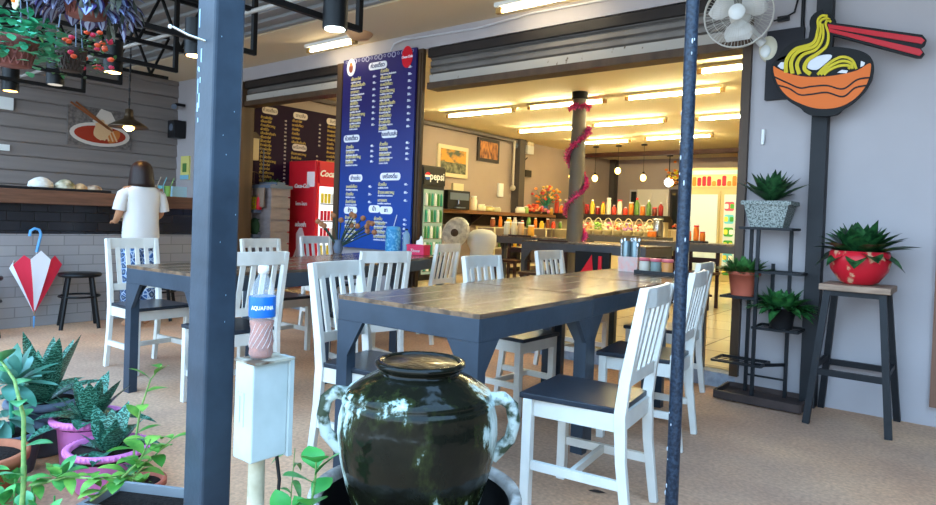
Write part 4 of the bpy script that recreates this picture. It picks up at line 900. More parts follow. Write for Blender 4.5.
mb.add(vs, fs, 0, True); mb.build('hair', M['hair'], t)
t2 = thing('wallet', 'dark open wallet held in the woman hands', 'wallet', (-6.235, 2.75, .985), math.radians(178)); MB().box(-.03, .05, -.06, .05, -.012, .0).box(-.03, .05, -.06, -.055, -.01, .05).build('cover', M['blackpl'], t2); MB().box(-.02, .055, -.04, .04, .0, .02, R=Matrix.Rotation(.4, 3, 'Y')).build('paper', mat('cream paper', 'd9c9a0', .7), t2)

# ================================================================ TABLE TOP THINGS
def T(x, y, h=.751): return (x, y, h)
c = thing('cutlery_holder', 'pink plastic cutlery holder full of steel spoons on the far near-row table', 'cutlery holder', T(-2.04, 4.54))
MB().box(-.075, .075, -.05, .05, 0, .105).box(-.078, .078, -.053, .053, .095, .11).build('holder', mat('faded pink plastic', 'dca59a', .4, col2='c8b8b0', vscale=30), c)
mb = MB()
for i in range(14):
    x = -.06+.12*((i*5) % 14)/13; y = random.uniform(-.03, .03); h = random.uniform(.18, .22); mb.tube([(x, y, .02), (x*1.05, y*1.1, h)], .0045, 6); mb.ell((x*1.05, y*1.1, h+.015), .012, .006, .026, n=8, m=6)
mb.build('spoons', M['chrome'], c)
for x in (-.035, .035): MB().lathe([(.034, .09), (.034, .2), (.03, .225)], (x, 0, 0), 14).build('tumbler', mat('grey steel tumbler', '6f8084', .3, .6), c)
c = thing('condiment_tray', 'black tray under the condiment jars on the far near-row table', 'tray', T(-1.76, 4.52), math.radians(3)); MB().box(-.19, .19, -.11, .11, 0, .012).box(-.19, .19, -.115, -.105, 0, .025).box(-.19, .19, .105, .115, 0, .025).box(-.195, -.185, -.11, .11, 0, .025).box(.185, .195, -.11, .11, 0, .025).build('tray_body', M['blackpl'], c)
def cj(x, y, lab, c1, z=.764, s=1.0):
    t = thing('condiment_jar', lab, 'jar', (x, y, z), 0, 'condiment jars with lids'); t.scale = (s,)*3
    MB().lathe([(.0, 0), (.036, 0), (.038, .01), (.038, .07), (.034, .078), (.0, .078)], n=18).build('glass', mat('jar fill '+c1, c1, .2), t); MB().lathe([(.0, .1), (.038, .1), (.04, .095), (.04, .078), (.0, .078)], n=18).build('lid', mat('pink lid', 'd86f7c', .4), t); return t
cj(-1.90, 4.47, 'pink lidded jar of pale sugar next to the cutlery holder', 'c9c0b0'); cj(-1.815, 4.47, 'pink lidded jar of dark flakes second on the tray', '7a8a86'); cj(-1.73, 4.47, 'pink lidded jar of orange chilli third on the tray', 'd08a4c'); cj(-1.645, 4.50, 'pink lidded jar nearest the slim pole', 'b8b8cc', s=.9)
t = thing('sauce_bottle', 'small pale sauce bottle behind the jars, beside the slim pole', 'bottle', (-1.69, 4.58, .764)); MB().lathe([(.0, 0), (.028, 0), (.03, .02), (.03, .08), (.012, .12), (.012, .135)], n=16).build('body', mat('sauce', 'cfc4b4', .3), t); MB().lathe([(.014, .135), (.012, .165), (0, .165)], n=12).build('cap', M['whitepl'], t)

t = thing('mug', 'big light blue insulated mug with handle on the left table', 'mug', T(-4.26, 4.28), 2.6); bm_ = mat('mug blue', '3f93c8', .35, col2='7ac0e4', vscale=40, vpos=(.42, .5))
MB().lathe([(.0, 0), (.062, 0), (.07, .02), (.072, .20), (.066, .225), (.0, .23)], n=28).build('cup', bm_, t); MB().lathe([(.067, .225), (.06, .25), (.0, .255)], n=24).build('lid', mat('mug lid', '5aa6d6', .3), t); MB().tube([(.07, 0, .19), (.115, 0, .185), (.12, 0, .09), (.07, 0, .06)], .011, 8).build('handle', mat('mug lid', '5aa6d6', .3), t); MB().tube([(0, .0, .25), (-.03, -.02, .36)], .004, 6).build('straw', M['whitepl'], t)
t = thing('clear_bottle', 'clear ridged plastic bottle beside the blue mug', 'bottle', T(-4.17, 4.36)); MB().lathe([(.0, 0), (.034, 0), (.036, .03), (.033, .06), (.036, .09), (.033, .12), (.036, .16), (.03, .19), (.014, .21), (.014, .22)], n=20).build('shell', mat('bluish plastic', 'a8cfe0', .1, alpha=.45), t); MB().tube([(0, 0, .22), (0, 0, .235)], .015, 12).build('cap', M['blackpl'], t)
t = thing('tissue_box', 'bright pink tissue box with a white tissue on the left table', 'tissue box', T(-4.05, 4.40), .2); pk = mat('hot pink plastic', 'd82c56', .35)
MB().box(-.09, .09, -.06, .06, 0, .085).box(-.094, .094, -.064, .064, .08, .095).build('box', pk, t, bevel=.004); MB().prism([(-.035, 0), (-.03, .04), (.0, .05), (.015, .085), (.03, .07), (.04, 0)], (0, .01, .09), (1, 0, 0), (0, 0, 1), (0, 1, 0), .012).build('tissue', M['whitepl'], t)
mb = MB(); text_into(mb, 'Tissue', .04, (0, -.0655, .04), (1, 0, 0), (0, 0, 1), shear=.3); mb.build('lettering', M['whitepl'], t)
t = thing('stick_bouquet', 'vase of dark sticks tipped with round brown pods before the drink fridge', 'decoration', T(-4.46, 3.80)); MB().lathe([(.03, 0), (.045, .05), (.03, .1), (.035, .12)], n=16).build('vase', M['greypot'], t)
st_ = MB(); po = MB(); rr = random.Random(3)
for i in range(15):
    a = rr.uniform(-1.2, 1.2)+(.0 if i % 2 else .0); e_ = V((math.cos(.65)*math.sin(a)*.34+.02, math.sin(.65)*math.sin(a)*.34, .12+.22*math.cos(a)*rr.uniform(.6, 1.1))); e_ += V((rr.uniform(-.03, .03), rr.uniform(-.03, .03), 0)); st_.tube([(0, 0, .05), e_*.6+V((0, 0, .03)), e_], .0055, 6); po.ell(e_, .025, n=10, m=8)
st_.build('stems', mat('dark green stem', '27392c', .5), t); po.build('pods', mat('brown pod', 'a9714c', .6, var=.3, vscale=40), t)
# ================================================================ INTERIOR
# round column wrapped in pink tinsel
t = thing('column', 'dark round column wrapped in pink tinsel in the middle of the shop', 'column', (-4.05, 7.3, .1))
MB().tube([(0, 0, 0), (0, 0, 2.65)], [.11, .085], 24).build('shaft', mat('column grey', '6b655c', .5, var=.1), t)
MB().tube([(0, 0, 2.56), (0, 0, 2.65)], .10, 24).build('collar', M['blk'], t)
def tinsel(pts, name, parent, lab, n=420):
    mb = MB(); rr = random.Random(5); P = [V(p) for p in pts]
    for i in range(n):
        f = rr.random()*(len(P)-1); k = int(f); p = P[k].lerp(P[min(k+1, len(P)-1)], f-k); d = V((rr.gauss(0, 1), rr.gauss(0, 1), rr.gauss(0, 1))).normalized(); e = p+d*rr.uniform(.035, .065); s = d.cross(V((.3, .5, .7))).normalized()*.008
        mb.add([p-s, p+s, e+s, e-s], [(0, 1, 2, 3)])
    return mb.build(name, mat('pink tinsel', 'd42a7c', .3, .3, col2='f06aa8', vscale=60), parent)
g = thing('tinsel_garland', 'pink tinsel garland spiralling around the round column', 'garland', (-4.05, 7.3, .1))
tinsel([(.125*math.cos(a), .125*math.sin(a), .78+1.42*(a/ (2.1*2*PI))) for a in [2.1*2*PI*k/70 for k in range(71)]], 'tinsel', g, '', 1500)
tinsel([(.11*math.cos(a), .11*math.sin(a), 2.46) for a in [2*PI*k/20 for k in range(21)]], 'tinsel_ring', g, '', 260)

# pictures on the inner left wall
t = thing('framed_painting', 'cream framed sunset town painting on the inner left wall', 'picture', (-7.49, 8.95, 2.12))
MB().box(-.01, .025, -.42, .42, -.28, .28).build('picture_frame', mat('cream frame', 'dccba4', .5), t)
MB().box(.025, .03, -.35, .35, -.21, .21).build('canvas', mat('sunset canvas', 'd99a3e', .6, col2='4f5a4a', vscale=5, vpos=(.38, .55), stretch=(1, 1, 2)), t)
MB().box(.03, .033, -.35, .35, -.21, -.02).build('townscape', mat('townscape paint', '8a8a6c', .6, col2='3e4436', vscale=14), t)
t = thing('framed_photograph', 'dark brown framed orange picture high on the inner left wall', 'picture', (-7.49, 10.0, 2.43))
MB().box(-.01, .025, -.34, .34, -.22, .22).build('picture_frame', M['dark'], t); MB().box(.025, .03, -.28, .28, -.16, .16).build('print', mat('amber print', 'c4803c', .5, col2='5c3418', vscale=9, stretch=(1, 2, 1)), t)
t = thing('wall_box', 'white electrical wall box on the inner left wall', 'electric box', (-7.49, 10.43, 1.70)); MB().box(0, .04, -.08, .08, -.13, .13).build('case', M['whitepl'], t, bevel=.004); MB().box(.04, .045, -.06, .06, -.11, .11).build('cover', M['whitepl'], t)
tag(MB().box(-7.49, -7.45, 8.95, 9.25, 1.50, 1.74).build('notice_board', mat('cream board', 'd9cba8', .6)), 'plain cream board on the inner left wall behind the coffee machine', 'board')
t = thing('emergency_light', 'white emergency light high beside the dark pillar', 'lamp', (-7.44, 11.35, 2.62)); MB().box(-.04, .05, -.11, .11, -.12, .05).build('case', M['whitepl'], t); 
for y in (-.06, .06): MB().ell((.03, y, .09), .045, mi=0).build('spot', mat('cream spot', 'e8dcc0', .3), t)
tag(MB().ell((-7.43, 10.85, 2.62), .06).box(-7.48, -7.42, 10.8, 10.9, 2.64, 2.72).build('dome_camera', M['greypot']), 'small dome camera at the top of the dark pillar', 'camera')
tag(MB().ell((-7.38, 7.95, 2.66), .05).box(-7.46, -7.38, 7.9, 8.0, 2.68, 2.74).build('dome_camera', M['whitepl']), 'small white dome camera above the inner left wall near the door frame', 'camera', None)
tag(MB().box(-7.48, -7.40, 11.2, 11.42, 2.02, 2.16).tube([(-7.44, 11.2, 2.1), (-7.44, 11.2, 2.35), (-7.44, 11.3, 2.42)], .012, 6).build('wall_socket_box', M['blackpl']), 'black wall box with cable right of the dark pillar', 'electric box')
tag(MB().tube([(-7.45, 11.1+.09*math.cos(a), 1.75+.14*math.sin(a)) for a in [2*PI*k/16 for k in range(17)]], .02, 6).build('cable_coil', M['blackpl']), 'coil of black cable hanging right of the dark pillar', 'cable')
tag(MB().tube([(-7.40, 10.75, 2.7), (-7.40, 10.75, 1.8)], .025, 8).ell((-7.4, 10.75, 1.76), .06).build('water_pipe', mat('pale pipe', 'b8ad9c', .5)), 'pale vertical pipe at the dark pillar', 'pipe')

# service shelf along the left wall
t = thing('wall_shelf', 'long brown timber shelf along the inner left wall', 'shelf', (-7.28, 10.05, 0)); MB().box(-.22, .2, -1.9, 1.88, 1.20, 1.26).build('shelf_board', M['shelfw'], t)
mb = MB()
for y in (-1.8, -.6, .7, 1.8): mb.prism([(0, 0), (.36, 0), (0, -.25)], (-.22, y, 1.2), (1, 0, 0), (0, 0, 1), (0, 1, 0), .04)
mb.box(-.2, -.12, -1.9, 1.88, 1.0, 1.2); mb.build('brackets', M['dark'], t)
t = thing('coffee_machine', 'black coffee machine on the timber shelf beside the cola fridge', 'coffee machine', (-7.2, 8.62, 1.262)); MB().box(-.17, .17, -.3, .3, 0, .32).build('body', M['blackpl'], t, bevel=.01); MB().box(.17, .18, -.25, .25, .16, .28).box(.17, .22, -.12, .12, .02, .04).build('front_panel', M['greypot'], t); MB().tube([(.2, -.05, .15), (.2, -.05, .09)], .02, 10).build('spout', M['chrome'], t)
SH = random.Random(12)
def jug(nm, lab, cat, x, y, z, r, h, m, grp=None, neck=.5, capm=None, fill=None):
    t = thing(nm, lab, cat, (x, y, z), 0, grp); MB().lathe([(0, 0), (r*.9, 0), (r, h*.06), (r, h*.68), (r*neck, h*.85), (r*neck, h*.92), (0, h*.92)], n=14).build('body', m, t); MB().lathe([(r*neck*1.15, h*.9), (r*neck*1.15, h), (0, h)], n=12).build('cap', capm or M['whitepl'], t); return t
shelf_items = [(9.05, .05, .30, 'd8a14e', 'amber carton bottle next to the coffee machine'), (9.22, .06, .26, 'e8dcc0', 'cream squat canister on the timber shelf'), (9.42, .10, .12, 'e8d9b8', 'low cream tub on the timber shelf'), (9.7, .12, .10, 'e2cf8c', 'yellowish tub with lid on the timber shelf'), (10.0, .08, .09, 'c9c29c', 'small pale bowl before the dark pillar'), (10.75, .1, .12, 'e6e0c4', 'white tub right of the dark pillar'), (10.98, .05, .14, '8fae5a', 'small green bottle on the shelf under the flowers'), (11.88, .04, .15, 'c7903c', 'amber jar near the far end of the timber shelf')]
for y, r_, h, c_, l in shelf_items: jug('container', l, 'container', -7.2+SH.uniform(-.03, .05), y, 1.262, r_, h, mat('pot '+c_, c_, .4), 'containers on the left wall shelf', .7)
def pile(nm, lab, loc, n, R, cols, s=.035, h=.12, grp=None, cat='sweets'):
    t = thing(nm, lab, cat, loc, 0, grp); mb = MB(); rr = random.Random(int(loc[0]*100)+int(loc[1]*37))
    for i in range(n):
        a = rr.uniform(0, 6.28); q = R*math.sqrt(rr.random()); mb.ell((q*math.cos(a), q*math.sin(a), s+rr.random()*h*(1-q/R*.6)), s*rr.uniform(.7, 1.1), s*rr.uniform(.7, 1.1), s*rr.uniform(.5, .9), rr.randrange(len(cols)), 8, 5)
    o = mb.build('wrapped_pieces', [mat('wrap '+c, c, .3) for c in cols], t); o['kind'] = 'stuff'; 
    MB().lathe([(0, 0), (R*.8, 0), (R, .03), (R*1.02, .05), (R*.98, .05), (R*.9, .02)], n=20).build('dish', M['dark'], t); return t
pile('snack_pile', 'pile of orange wrapped snacks on the timber shelf under the flowers', (-7.2, 11.22, 1.262), 60, .17, ['e06a3a', 'e8b07c', 'c8402a'], .04, .2)
pile('snack_pile', 'red and pink snack pile at the far end of the timber shelf', (-7.13, 11.52, 1.262), 40, .12, ['d83a3a', 'e8b07c', 'd86a8a'], .035, .14)
# flowers
t = thing('flower_vase', 'blue vase of orange and pink artificial flowers on the timber shelf', 'flowers', (-7.25, 11.78, 1.262)); MB().lathe([(.0, 0), (.05, 0), (.07, .08), (.05, .16), (.055, .18)], n=16).build('vase', mat('vase blue', '4a86b0', .3), t)
f = MB(); rr = random.Random(4)
for i in range(60):
    d = V((rr.gauss(0, .5), rr.gauss(0, .5), rr.uniform(.3, 1.2))).normalized()*rr.uniform(.18, .42); f.ell(V((0, 0, .2))+d, .034, .034, .028, rr.randrange(3), 8, 5); f.tube([(0, 0, .16), V((0, 0, .2))+d], .004, 4, 3)
f.build('blooms', [M['orange'], mat('coral', 'd8584a', .6), mat('straw yellow', 'e0b860', .6), M['teal']], t)

# cream metal rack with goods below the shelf
t = thing('metal_rack', 'cream metal rack of bottles and jars below the timber shelf', 'rack', (-6.95, 10.6, .1)); cm = mat('cream metal', 'd8cca8', .4); mb = MB()
for x in (-.2, .2):
    for y in (-1.3, -.43, .43, 1.3): mb.box(x-.012, x+.012, y-.012, y+.012, 0, .88)
mb.build('uprights', cm, t)
for z in (.15, .5, .86): MB().box(-.21, .21, -1.32, 1.32, z, z+.015).build('shelf', cm, t)
ORD = ['first', 'second', 'third', 'fourth', 'fifth', 'sixth', 'seventh', 'eighth', 'ninth', 'tenth', 'last']
names = [('c8402a', 'red'), ('e0b23a', 'yellow'), ('5a7a3a', 'green'), ('8a4a2a', 'brown'), ('e0d8c8', 'cream'), ('e07a2a', 'orange')]
for lv, zz in enumerate((.617, .977)):
    for k in range(11):
        c_, nme = names[(k*2+lv*3+k//3) % 6]; y = 9.4+.235*k+SH.uniform(-.03, .03)
        jug('sauce_jar', '%s sauce jar, %s along the %s of the cream rack' % (nme, ORD[k], 'top' if lv else 'middle shelf'), 'jar', -6.87, y, zz, SH.uniform(.035, .055), SH.uniform(.12, .22), mat('pot '+c_, c_, .35), 'jars on the cream metal rack', .6, mat('lid '+nme, c_, .4) if k % 2 else M['whitepl'])
# interior tables and stools
dk = mat('dark interior table paint', '4b4c50', .4, var=.2); ti = mat('interior tabletop', '6a5f52', .22, col2='4f473e', vscale=5, stretch=(1, 5, 5))
gi = 'dark tables inside the shop'
it0 = make_table('shop_table', (-5.15, 8.05, .1), PI/2, 'dark table inside, left of the wrapped column', gi, 1.5, .7, .78, dk, ti)
dup(it0, (-3.4, 6.6, .1), PI/2, 'dark table inside, directly behind the near row with the cutlery holder in front', gi)
dup(it0, (-2.95, 8.5, .1), PI/2, 'dark table inside at the right, with a water bottle on it', gi, scale=1.03)
dup(it0, (-4.84, 10.3, .1), PI/2, 'dark table inside carrying the row of snack baskets', gi, scale=1.05)
def wst(x, y, lab):
    t = thing('wooden_chair', lab, 'chair', (x, y, .1), 0, 'dark wooden chairs inside the shop'); wd = mat('dark red wood', '3a2018', .4)
    MB().box(-.2, .2, -.2, .2, .42, .45).build('seat', wd, t, bevel=.004)
    for sx in (-1, 1):
        for sy in (-1, 1): MB().box(sx*.17-.018, sx*.17+.018, sy*.17-.018, sy*.17+.018, 0, .42 if sy < 0 else .8).build('leg', wd, t)
    MB().box(-.17, .17, .155, .185, .7, .8).box(-.17, .17, .155, .185, .55, .62).build('backrest', wd, t); MB().box(-.17, .17, -.01, .01, .15, .18).build('stretcher', wd, t)
wst(-2.75, 8.15, 'dark wooden chair by the leg of the right inside table'); wst(-3.3, 8.15, 'dark wooden chair under the right inside table, behind the slim pole'); wst(-3.75, 6.1, 'dark wooden chair under the inside table behind the near row'); wst(-5.2, 7.6, 'dark wooden chair at the left inside table')
tag(MB().box(-3.42, -3.02, 6.2, 6.24, .10, .80).prism([(-.15, -.1), (-.02, .1), (.0, -.1)], (-3.2, 6.195, .67), (1, 0, 0), (0, 0, 1), (0, -1, 0), .004, 1).box(-3.14, -3.10, 6.185, 6.195, .58, .76, 1).build('red_poster_box', [M['blk'], M['red']]), 'black box with red print under the inside table', 'box')
jug('water_bottle', 'teal water bottle on the right inside table', 'bottle', -3.12, 8.5, .905, .045, .30, mat('teal glass', '8fb4b4', .15, alpha=.6), None, .4, M['blackpl'])
c = thing('caddy', 'dark tray of orange jars on the right inside table', 'tray', (-2.93, 8.45, .905)); MB().box(-.15, .15, -.1, .1, 0, .02).build('tray_body', M['blackpl'], c)
for x, l in ((-3.0, 'left'), (-2.9, 'middle'), (-2.82, 'right')): jug('condiment_jar', l+' orange jar on the dark tray of the right inside table', 'jar', x, 8.43, .927, .035, .12 if l != 'middle' else .2, M['orange'], 'orange jars inside', .8, M['red'])
# jars left of the column on the inside table
for x, y, c_, l in ((-5.65, 8.1, 'cfc9b4', 'pale tall jar of straws left of the wrapped column'), (-5.52, 8.1, 'd8cfae', 'cream tumbler left of the wrapped column'), (-5.4, 8.1, 'c9a070', 'tan jar left of the wrapped column'), (-5.22, 8.1, 'e8a83c', 'orange drink carton next to the wrapped column')):
    jug('table_jar', l, 'jar', x, y, .885, .05, .16 if 'orange' in l else .2, mat('pot '+c_, c_, .35), 'jars on the left inside table', .8)

# snack baskets with handles on the far table
bc = [['f0e2a0', 'e8b03a', 'f4ecd0'], ['e85a4a', 'f2d9c0', 'f0b070'], ['b8d44a', 'e8e8c0', '8cc04a'], ['f0e2a0', 'd85a8a', 'f4ecd0'], ['f2c070', 'f2ead0', 'd84a3a'], ['e8e0c8', 'c88ac0', 'f0d060'], ['f0c8b0', 'e86a4a', 'f2f0d8'], ['d8d8a0', 'f0a04a', 'f4e8d0']]
bl_ = ['leftmost, next to the wrapped column', 'second', 'third, yellow green', 'fourth', 'fifth', 'sixth', 'seventh', 'rightmost, beside the steel canister']
for k in range(8):
    x = -5.55+.185*k; t = thing('snack_basket', 'looped handle basket of cellophane snacks, %s%s' % (bl_[k], '' if ',' in bl_[k] else ' from the wrapped column'), 'basket', (x, 10.15, .925), 0, 'snack baskets on the far inside table'); rr = random.Random(k)
    MB().lathe([(.0, 0), (.06, 0), (.085, .07), (.088, .08), (.08, .08)], n=16).build('basket', mat('basket straw', 'd9c48a', .6), t)
    MB().tube([(.085*math.cos(a), .0, .08+.2*math.sin(a)) for a in [PI*j/12 for j in range(13)]], .008, 6).build('handle', mat('basket handle red', 'd84a3a' if k % 2 else 'e8d8b0', .5), t)
    mb = MB()
    for i in range(26): a = rr.uniform(0, 6.28); q = .07*rr.random()**.5; mb.ell((q*math.cos(a), q*math.sin(a), .08+rr.random()*.12), .026, .026, .02, rr.randrange(3), 7, 5)
    mb.build('snacks', [mat('wrap '+c, c, .3) for c in bc[k]], t)
jug('steel_canister', 'tall steel canister at the right end of the snack baskets', 'canister', -4.14, 10.2, .925, .09, .30, M['chrome'], None, .85, M['chrome'])
jug('table_jar', 'orange tub in front of the steel canister', 'jar', -4.16, 10.02, .925, .07, .1, M['orange'], None, .9)

# raised dark counter with sauces
t = thing('sauce_counter', 'raised dark counter lined with sauce bottles at the back', 'counter', (-5.55, 12.2, .1)); MB().box(-1.75, .78, -.2, .2, 1.08, 1.2).build('counter_top', M['dark'], t); MB().box(-1.7, .74, .0, .18, 0, 1.08).build('front_panel', mat('panel cream', 'c8b890', .6), t)
cc = ['c8402a', 'e0b23a', '6a2a18', 'e07a2a', 'e8dcc0', '8a1f1a', '5a7a3a']; cn = ['red', 'yellow', 'dark brown', 'orange', 'cream', 'deep red', 'green']
for k in range(20):
    q = (k*3+k//4) % 7; x = -7.2+.122*k; h = [.34, .2, .3, .16, .26][k % 5]
    jug('sauce_bottle', '%s sauce bottle, %s from the left on the raised dark counter' % (cn[q], ['first', 'second', 'third', 'fourth', 'fifth', 'sixth', 'seventh', 'eighth', 'ninth', 'tenth', 'eleventh', 'twelfth', 'thirteenth', 'fourteenth', 'fifteenth', 'sixteenth', 'seventeenth', 'eighteenth', 'nineteenth', 'last'][k]), 'bottle', x, 12.15, 1.302, .048, h, mat('pot '+cc[q], cc[q], .3), 'sauce bottles on the raised counter', .4 if k % 2 else .8, M['red'] if k % 3 == 0 else M['whitepl'])
t = thing('cabinet', 'cream low cabinet right of the raised counter', 'cabinet', (-4.78, 12.72, .1)); MB().box(-.22, .22, -.25, .25, 0, .95).build('body', mat('panel cream', 'c8b890', .6), t); MB().box(-.21, -.01, -.265, -.25, .5, .92).box(.01, .21, -.265, -.25, .5, .92).build('door', mat('panel tan', 'b09a72', .6), t)
jug('sauce_bottle', 'brown bottle on the cream low cabinet', 'bottle', -4.88, 12.6, 1.052, .06, .25, M['brown'], None, .4)
pile('snack_pile', 'brown and red packets on the cream low cabinet', (-4.70, 12.65, 1.052), 20, .13, ['a8502a', 'e0b080', 'c8402a'], .04, .08)

# bulbs hanging from the ceiling
for x, y, z, l in ((-6.95, 12.3, 2.10, 'glowing pendant bulb just left of the wrapped column'), (-6.5, 12.5, 2.07, 'glowing pendant bulb just right of the wrapped column'), (-5.98, 12.5, 2.22, 'glowing pendant bulb hung high over the sauce bottles'), (-5.42, 12.5, 2.07, 'glowing pendant bulb right of the sauce bottles')):
    t = thing('pendant_bulb', l, 'lamp', (x, y, z), 0, 'pendant bulbs'); MB().ell((0, 0, 0), .058, .058, .07).build('bulb', mat('edison bulb', 'ffd890', .4, emit='ffc860', estr=9), t); MB().tube([(0, 0, .07), (0, 0, .12)], .022, 10).tube([(0, 0, .12), (0, 0, 2.75-z)], .004, 5).build('cord', M['blk'], t); MB().tube([(0, 0, 2.75-z-.03), (0, 0, 2.75-z)], .06, 16).build('canopy_cup', M['blk'], t)
t = thing('flower_pendant', 'white bulb pendant hung with yellow flowers near the slim pole', 'lamp', (-5.7, 14.6, 2.12)); MB().ell((0, 0, 0), .1).build('bulb', mat('white bulb', 'f4ffff', .4, emit='f0fbff', estr=8), t); MB().tube([(0, 0, .1), (0, 0, .63)], .01, 6).tube([(0, 0, .6), (0, 0, .63)], .07, 12).build('cord', M['blk'], t)
mb = MB(); rr = random.Random(8)
for i in range(50): mb.ell((rr.gauss(.10, .08), rr.gauss(0, .06), rr.gauss(.10, .12)), .04, .04, .03, i % 3, 7, 5)
mb.build('flowers', [M['yellow'], M['orange'], mat('dry brown', '7a5634', .7)], t)
# floor fan wrapped in plastic and white stool thing behind the near table
t = thing('floor_fan', 'white floor fan wrapped in a pale plastic cover', 'fan', (-5.3, 6.45, .1)); MB().lathe([(.0, 0), (.18, 0), (.18, .03), (.03, .05), (.02, .6)], n=24).build('stand', M['greypot'], t)
mb = MB(); mb.lathe([(.0, -.09), (.14, -.08), (.17, 0), (.14, .08), (0, .09)], (0, 0, .82), 24, ax=(.5, -.85, 0), sy=1.25).lathe([(.0, -.1), (.05, -.1), (.05, .0)], (0, 0, .82), 16, 1, ax=(-.5, .85, 0)); mb.build('covered_head', [mat('grey plastic cover', 'a9a69c', .3, col2='d8d4c8', vscale=20, bump=.3), M['brown']], t)
t = thing('water_cooler', 'white rounded appliance right of the wrapped floor fan', 'appliance', (-5.1, 6.75, .1)); MB().lathe([(.0, 0), (.15, 0), (.15, .6), (.19, .68), (.19, .80), (.12, .86), (0, .88)], n=24).build('body', mat('soft white plastic', 'd8d6d0', .4), t); MB().box(.1, .2, -.04, .04, .45, .52).build('tap', M['greypot'], t)

# stuff under the purple menu board, seen through the left opening
t = thing('clapboard_stand', 'grey clapboard serving stand left of the red fridge', 'stand', (-7.15, 5.08, 0)); mb = MB(); z = .1
while z < 1.39: mb.box(-.33, .07, -.17, .12, z, z+.134); mb.box(-.31, .05, -.15, .105, z+.134, z+.15); z += .15
mb.build('body', mat('clapboard grey paint', '8a7f7e', .6, var=.15, stretch=(1, 1, 5)), t); MB().box(-.34, .09, -.2, .14, 1.40, 1.44).build('top_board', M['greypot'], t)
tag(MB().prism([(0, 0), (.16, 0), (.155, -.24), (.10, -.25), (.08, -.23), (.03, -.27), (0, -.26)], (-7.30, 4.860, 1.40), (1, 0, 0), (0, 0, 1), (0, -1, 0), .015).build('towel', mat('brown towel', '8f7a68', .9, bump=.5)), 'brown towel hanging over the clapboard stand', 'towel')
t = thing('potted_herb', 'small green plant trough on top of the clapboard stand', 'potted plant', (-7.27, 5.05, 1.44)); MB().box(-.2, .2, -.06, .06, 0, .04).build('pot', M['greypot'], t); f = MB(); rosette(f, (-.08, 0, .04), 16, .09, .03, 10, 70, .4, 11); rosette(f, (.08, 0, .04), 16, .09, .03, 10, 70, .4, 12); f.build('foliage', lf_mid, t)
t = thing('yellow_crate', 'yellow plastic crate on the side shelf behind the thick post', 'crate', (-7.42, 4.95, 1.12)); mb = MB(); mb.box(-.07, .12, -.08, .08, 0, .01)
for z in (.02, .06, .10, .14): mb.box(-.08, .13, -.09, -.08, z, z+.022).box(.12, .13, -.08, .08, z, z+.022)
for x in (-.08, -.03, .02, .07, .12): mb.box(x, x+.012, -.092, -.08, 0, .16)
mb.build('basket', M['yellow'], t)
t = thing('green_bag', 'dark green bag below the yellow crate', 'bag', (-7.42, 4.93, .80)); mb = MB(); mb.ell((0, 0, .1), .12, .08, .12, n=14); mb.build('bag_body', mat('dark green cloth', '2f4a2c', .8, bump=.6, bscale=14), t)
struct(MB().box(-7.5, -7.28, 4.8, 5.0, 1.08, 1.12).box(-7.5, -7.28, 4.8, 5.0, .76, .80).build('trim_side_shelf', M['greypot']))
jug('sauce_bottle', 'red squeeze bottle beside the yellow crate', 'bottle', -7.26, 4.86, 1.12, .035, .2, M['red'], None, .4, M['red'])
tag(MB().tube([(-7.42, 4.88+.13*math.cos(a), 1.45+.16*math.sin(a)) for a in [2*PI*k/20 for k in range(21)]], .006, 5).tube([(-7.42, 4.88, 1.3), (-7.42, 4.88, 1.6)], .004, 4).tube([(-7.42, 4.76, 1.45), (-7.42, 5.0, 1.45)], .004, 4).build('wire_guard', M['brown']), 'round wire fan guard hanging behind the thick post', 'fan guard')

# ================================================================ FOREGROUND PLANTS
big = leafmat('waxy blue green leaf', '72a898', '37705a', .3, 5, vp=(.38, .6)); gold = leafmat('yellow green vine leaf', '7db04a', '3c7a2c', .4, 9)
snake = mat('banded snake leaf', '2c5c46', .3)
def snake_nodes():
    n = snake.node_tree; b = n.nodes['Principled BSDF']; t = n.nodes.new('ShaderNodeTexCoord'); wv = n.nodes.new('ShaderNodeTexWave'); wv.bands_direction = 'Z'; wv.inputs['Scale'].default_value = 24; wv.inputs['Distortion'].default_value = 8; wv.inputs['Detail'].default_value = 1; wv.inputs['Detail Scale'].default_value = 3
    n.links.new(t.outputs['Object'], wv.inputs['Vector']); r = n.nodes.new('ShaderNodeValToRGB'); n.links.new(wv.outputs[0], r.inputs[0]); r.color_ramp.elements[0].position = .45; r.color_ramp.elements[0].color = lin('1f4a36'); r.color_ramp.elements[1].position = 1; r.color_ramp.elements[1].color = lin('5f9a84'); n.links.new(r.outputs[0], b.inputs['Base Color'])
snake_nodes()
def rimpot(r, h, flute=False):
    mb = MB(); mb.lathe([(.0, 0), (r*.66, 0), (r*.72, .01), (r*.84, h*.82), (r*.86, h*.85), (r, h*.87), (r*1.02, h*.93), (r, h*.97), (r*.93, h), (r*.86, h*.98), (r*.82, h*.8)], n=48)
    if flute:
        for k in range(48):
            a = 2*PI*k/48; mb.ell((r*1.0*math.cos(a), r*1.0*math.sin(a), h*.93), .007, .007, .010, n=6, m=4)
    return mb
pkp = mat('orchid pink plastic', 'd678b4', .35)
f = MB(); rosette(f, (0, 0, .14), 10, .20, .07, 50, 88, .2, 21, tip=.8, fold=.15); rosette(f, (0, 0, .14), 7, .20, .075, 10, 40, .5, 22, tip=.8)
potted('potted_snake_plant', 'banded snake plant in wide pink pot with fluted rim, front one', (-2.62, 1.12, 0), rimpot(.15, .17, True), pkp, f, snake, .15, .13, group=None)
f = MB(); rosette(f, (0, 0, .19), 12, .24, .07, 50, 86, .2, 23, tip=.8, fold=.15); rosette(f, (.03, 0, .19), 9, .24, .09, 5, 40, .5, 24, tip=.8)
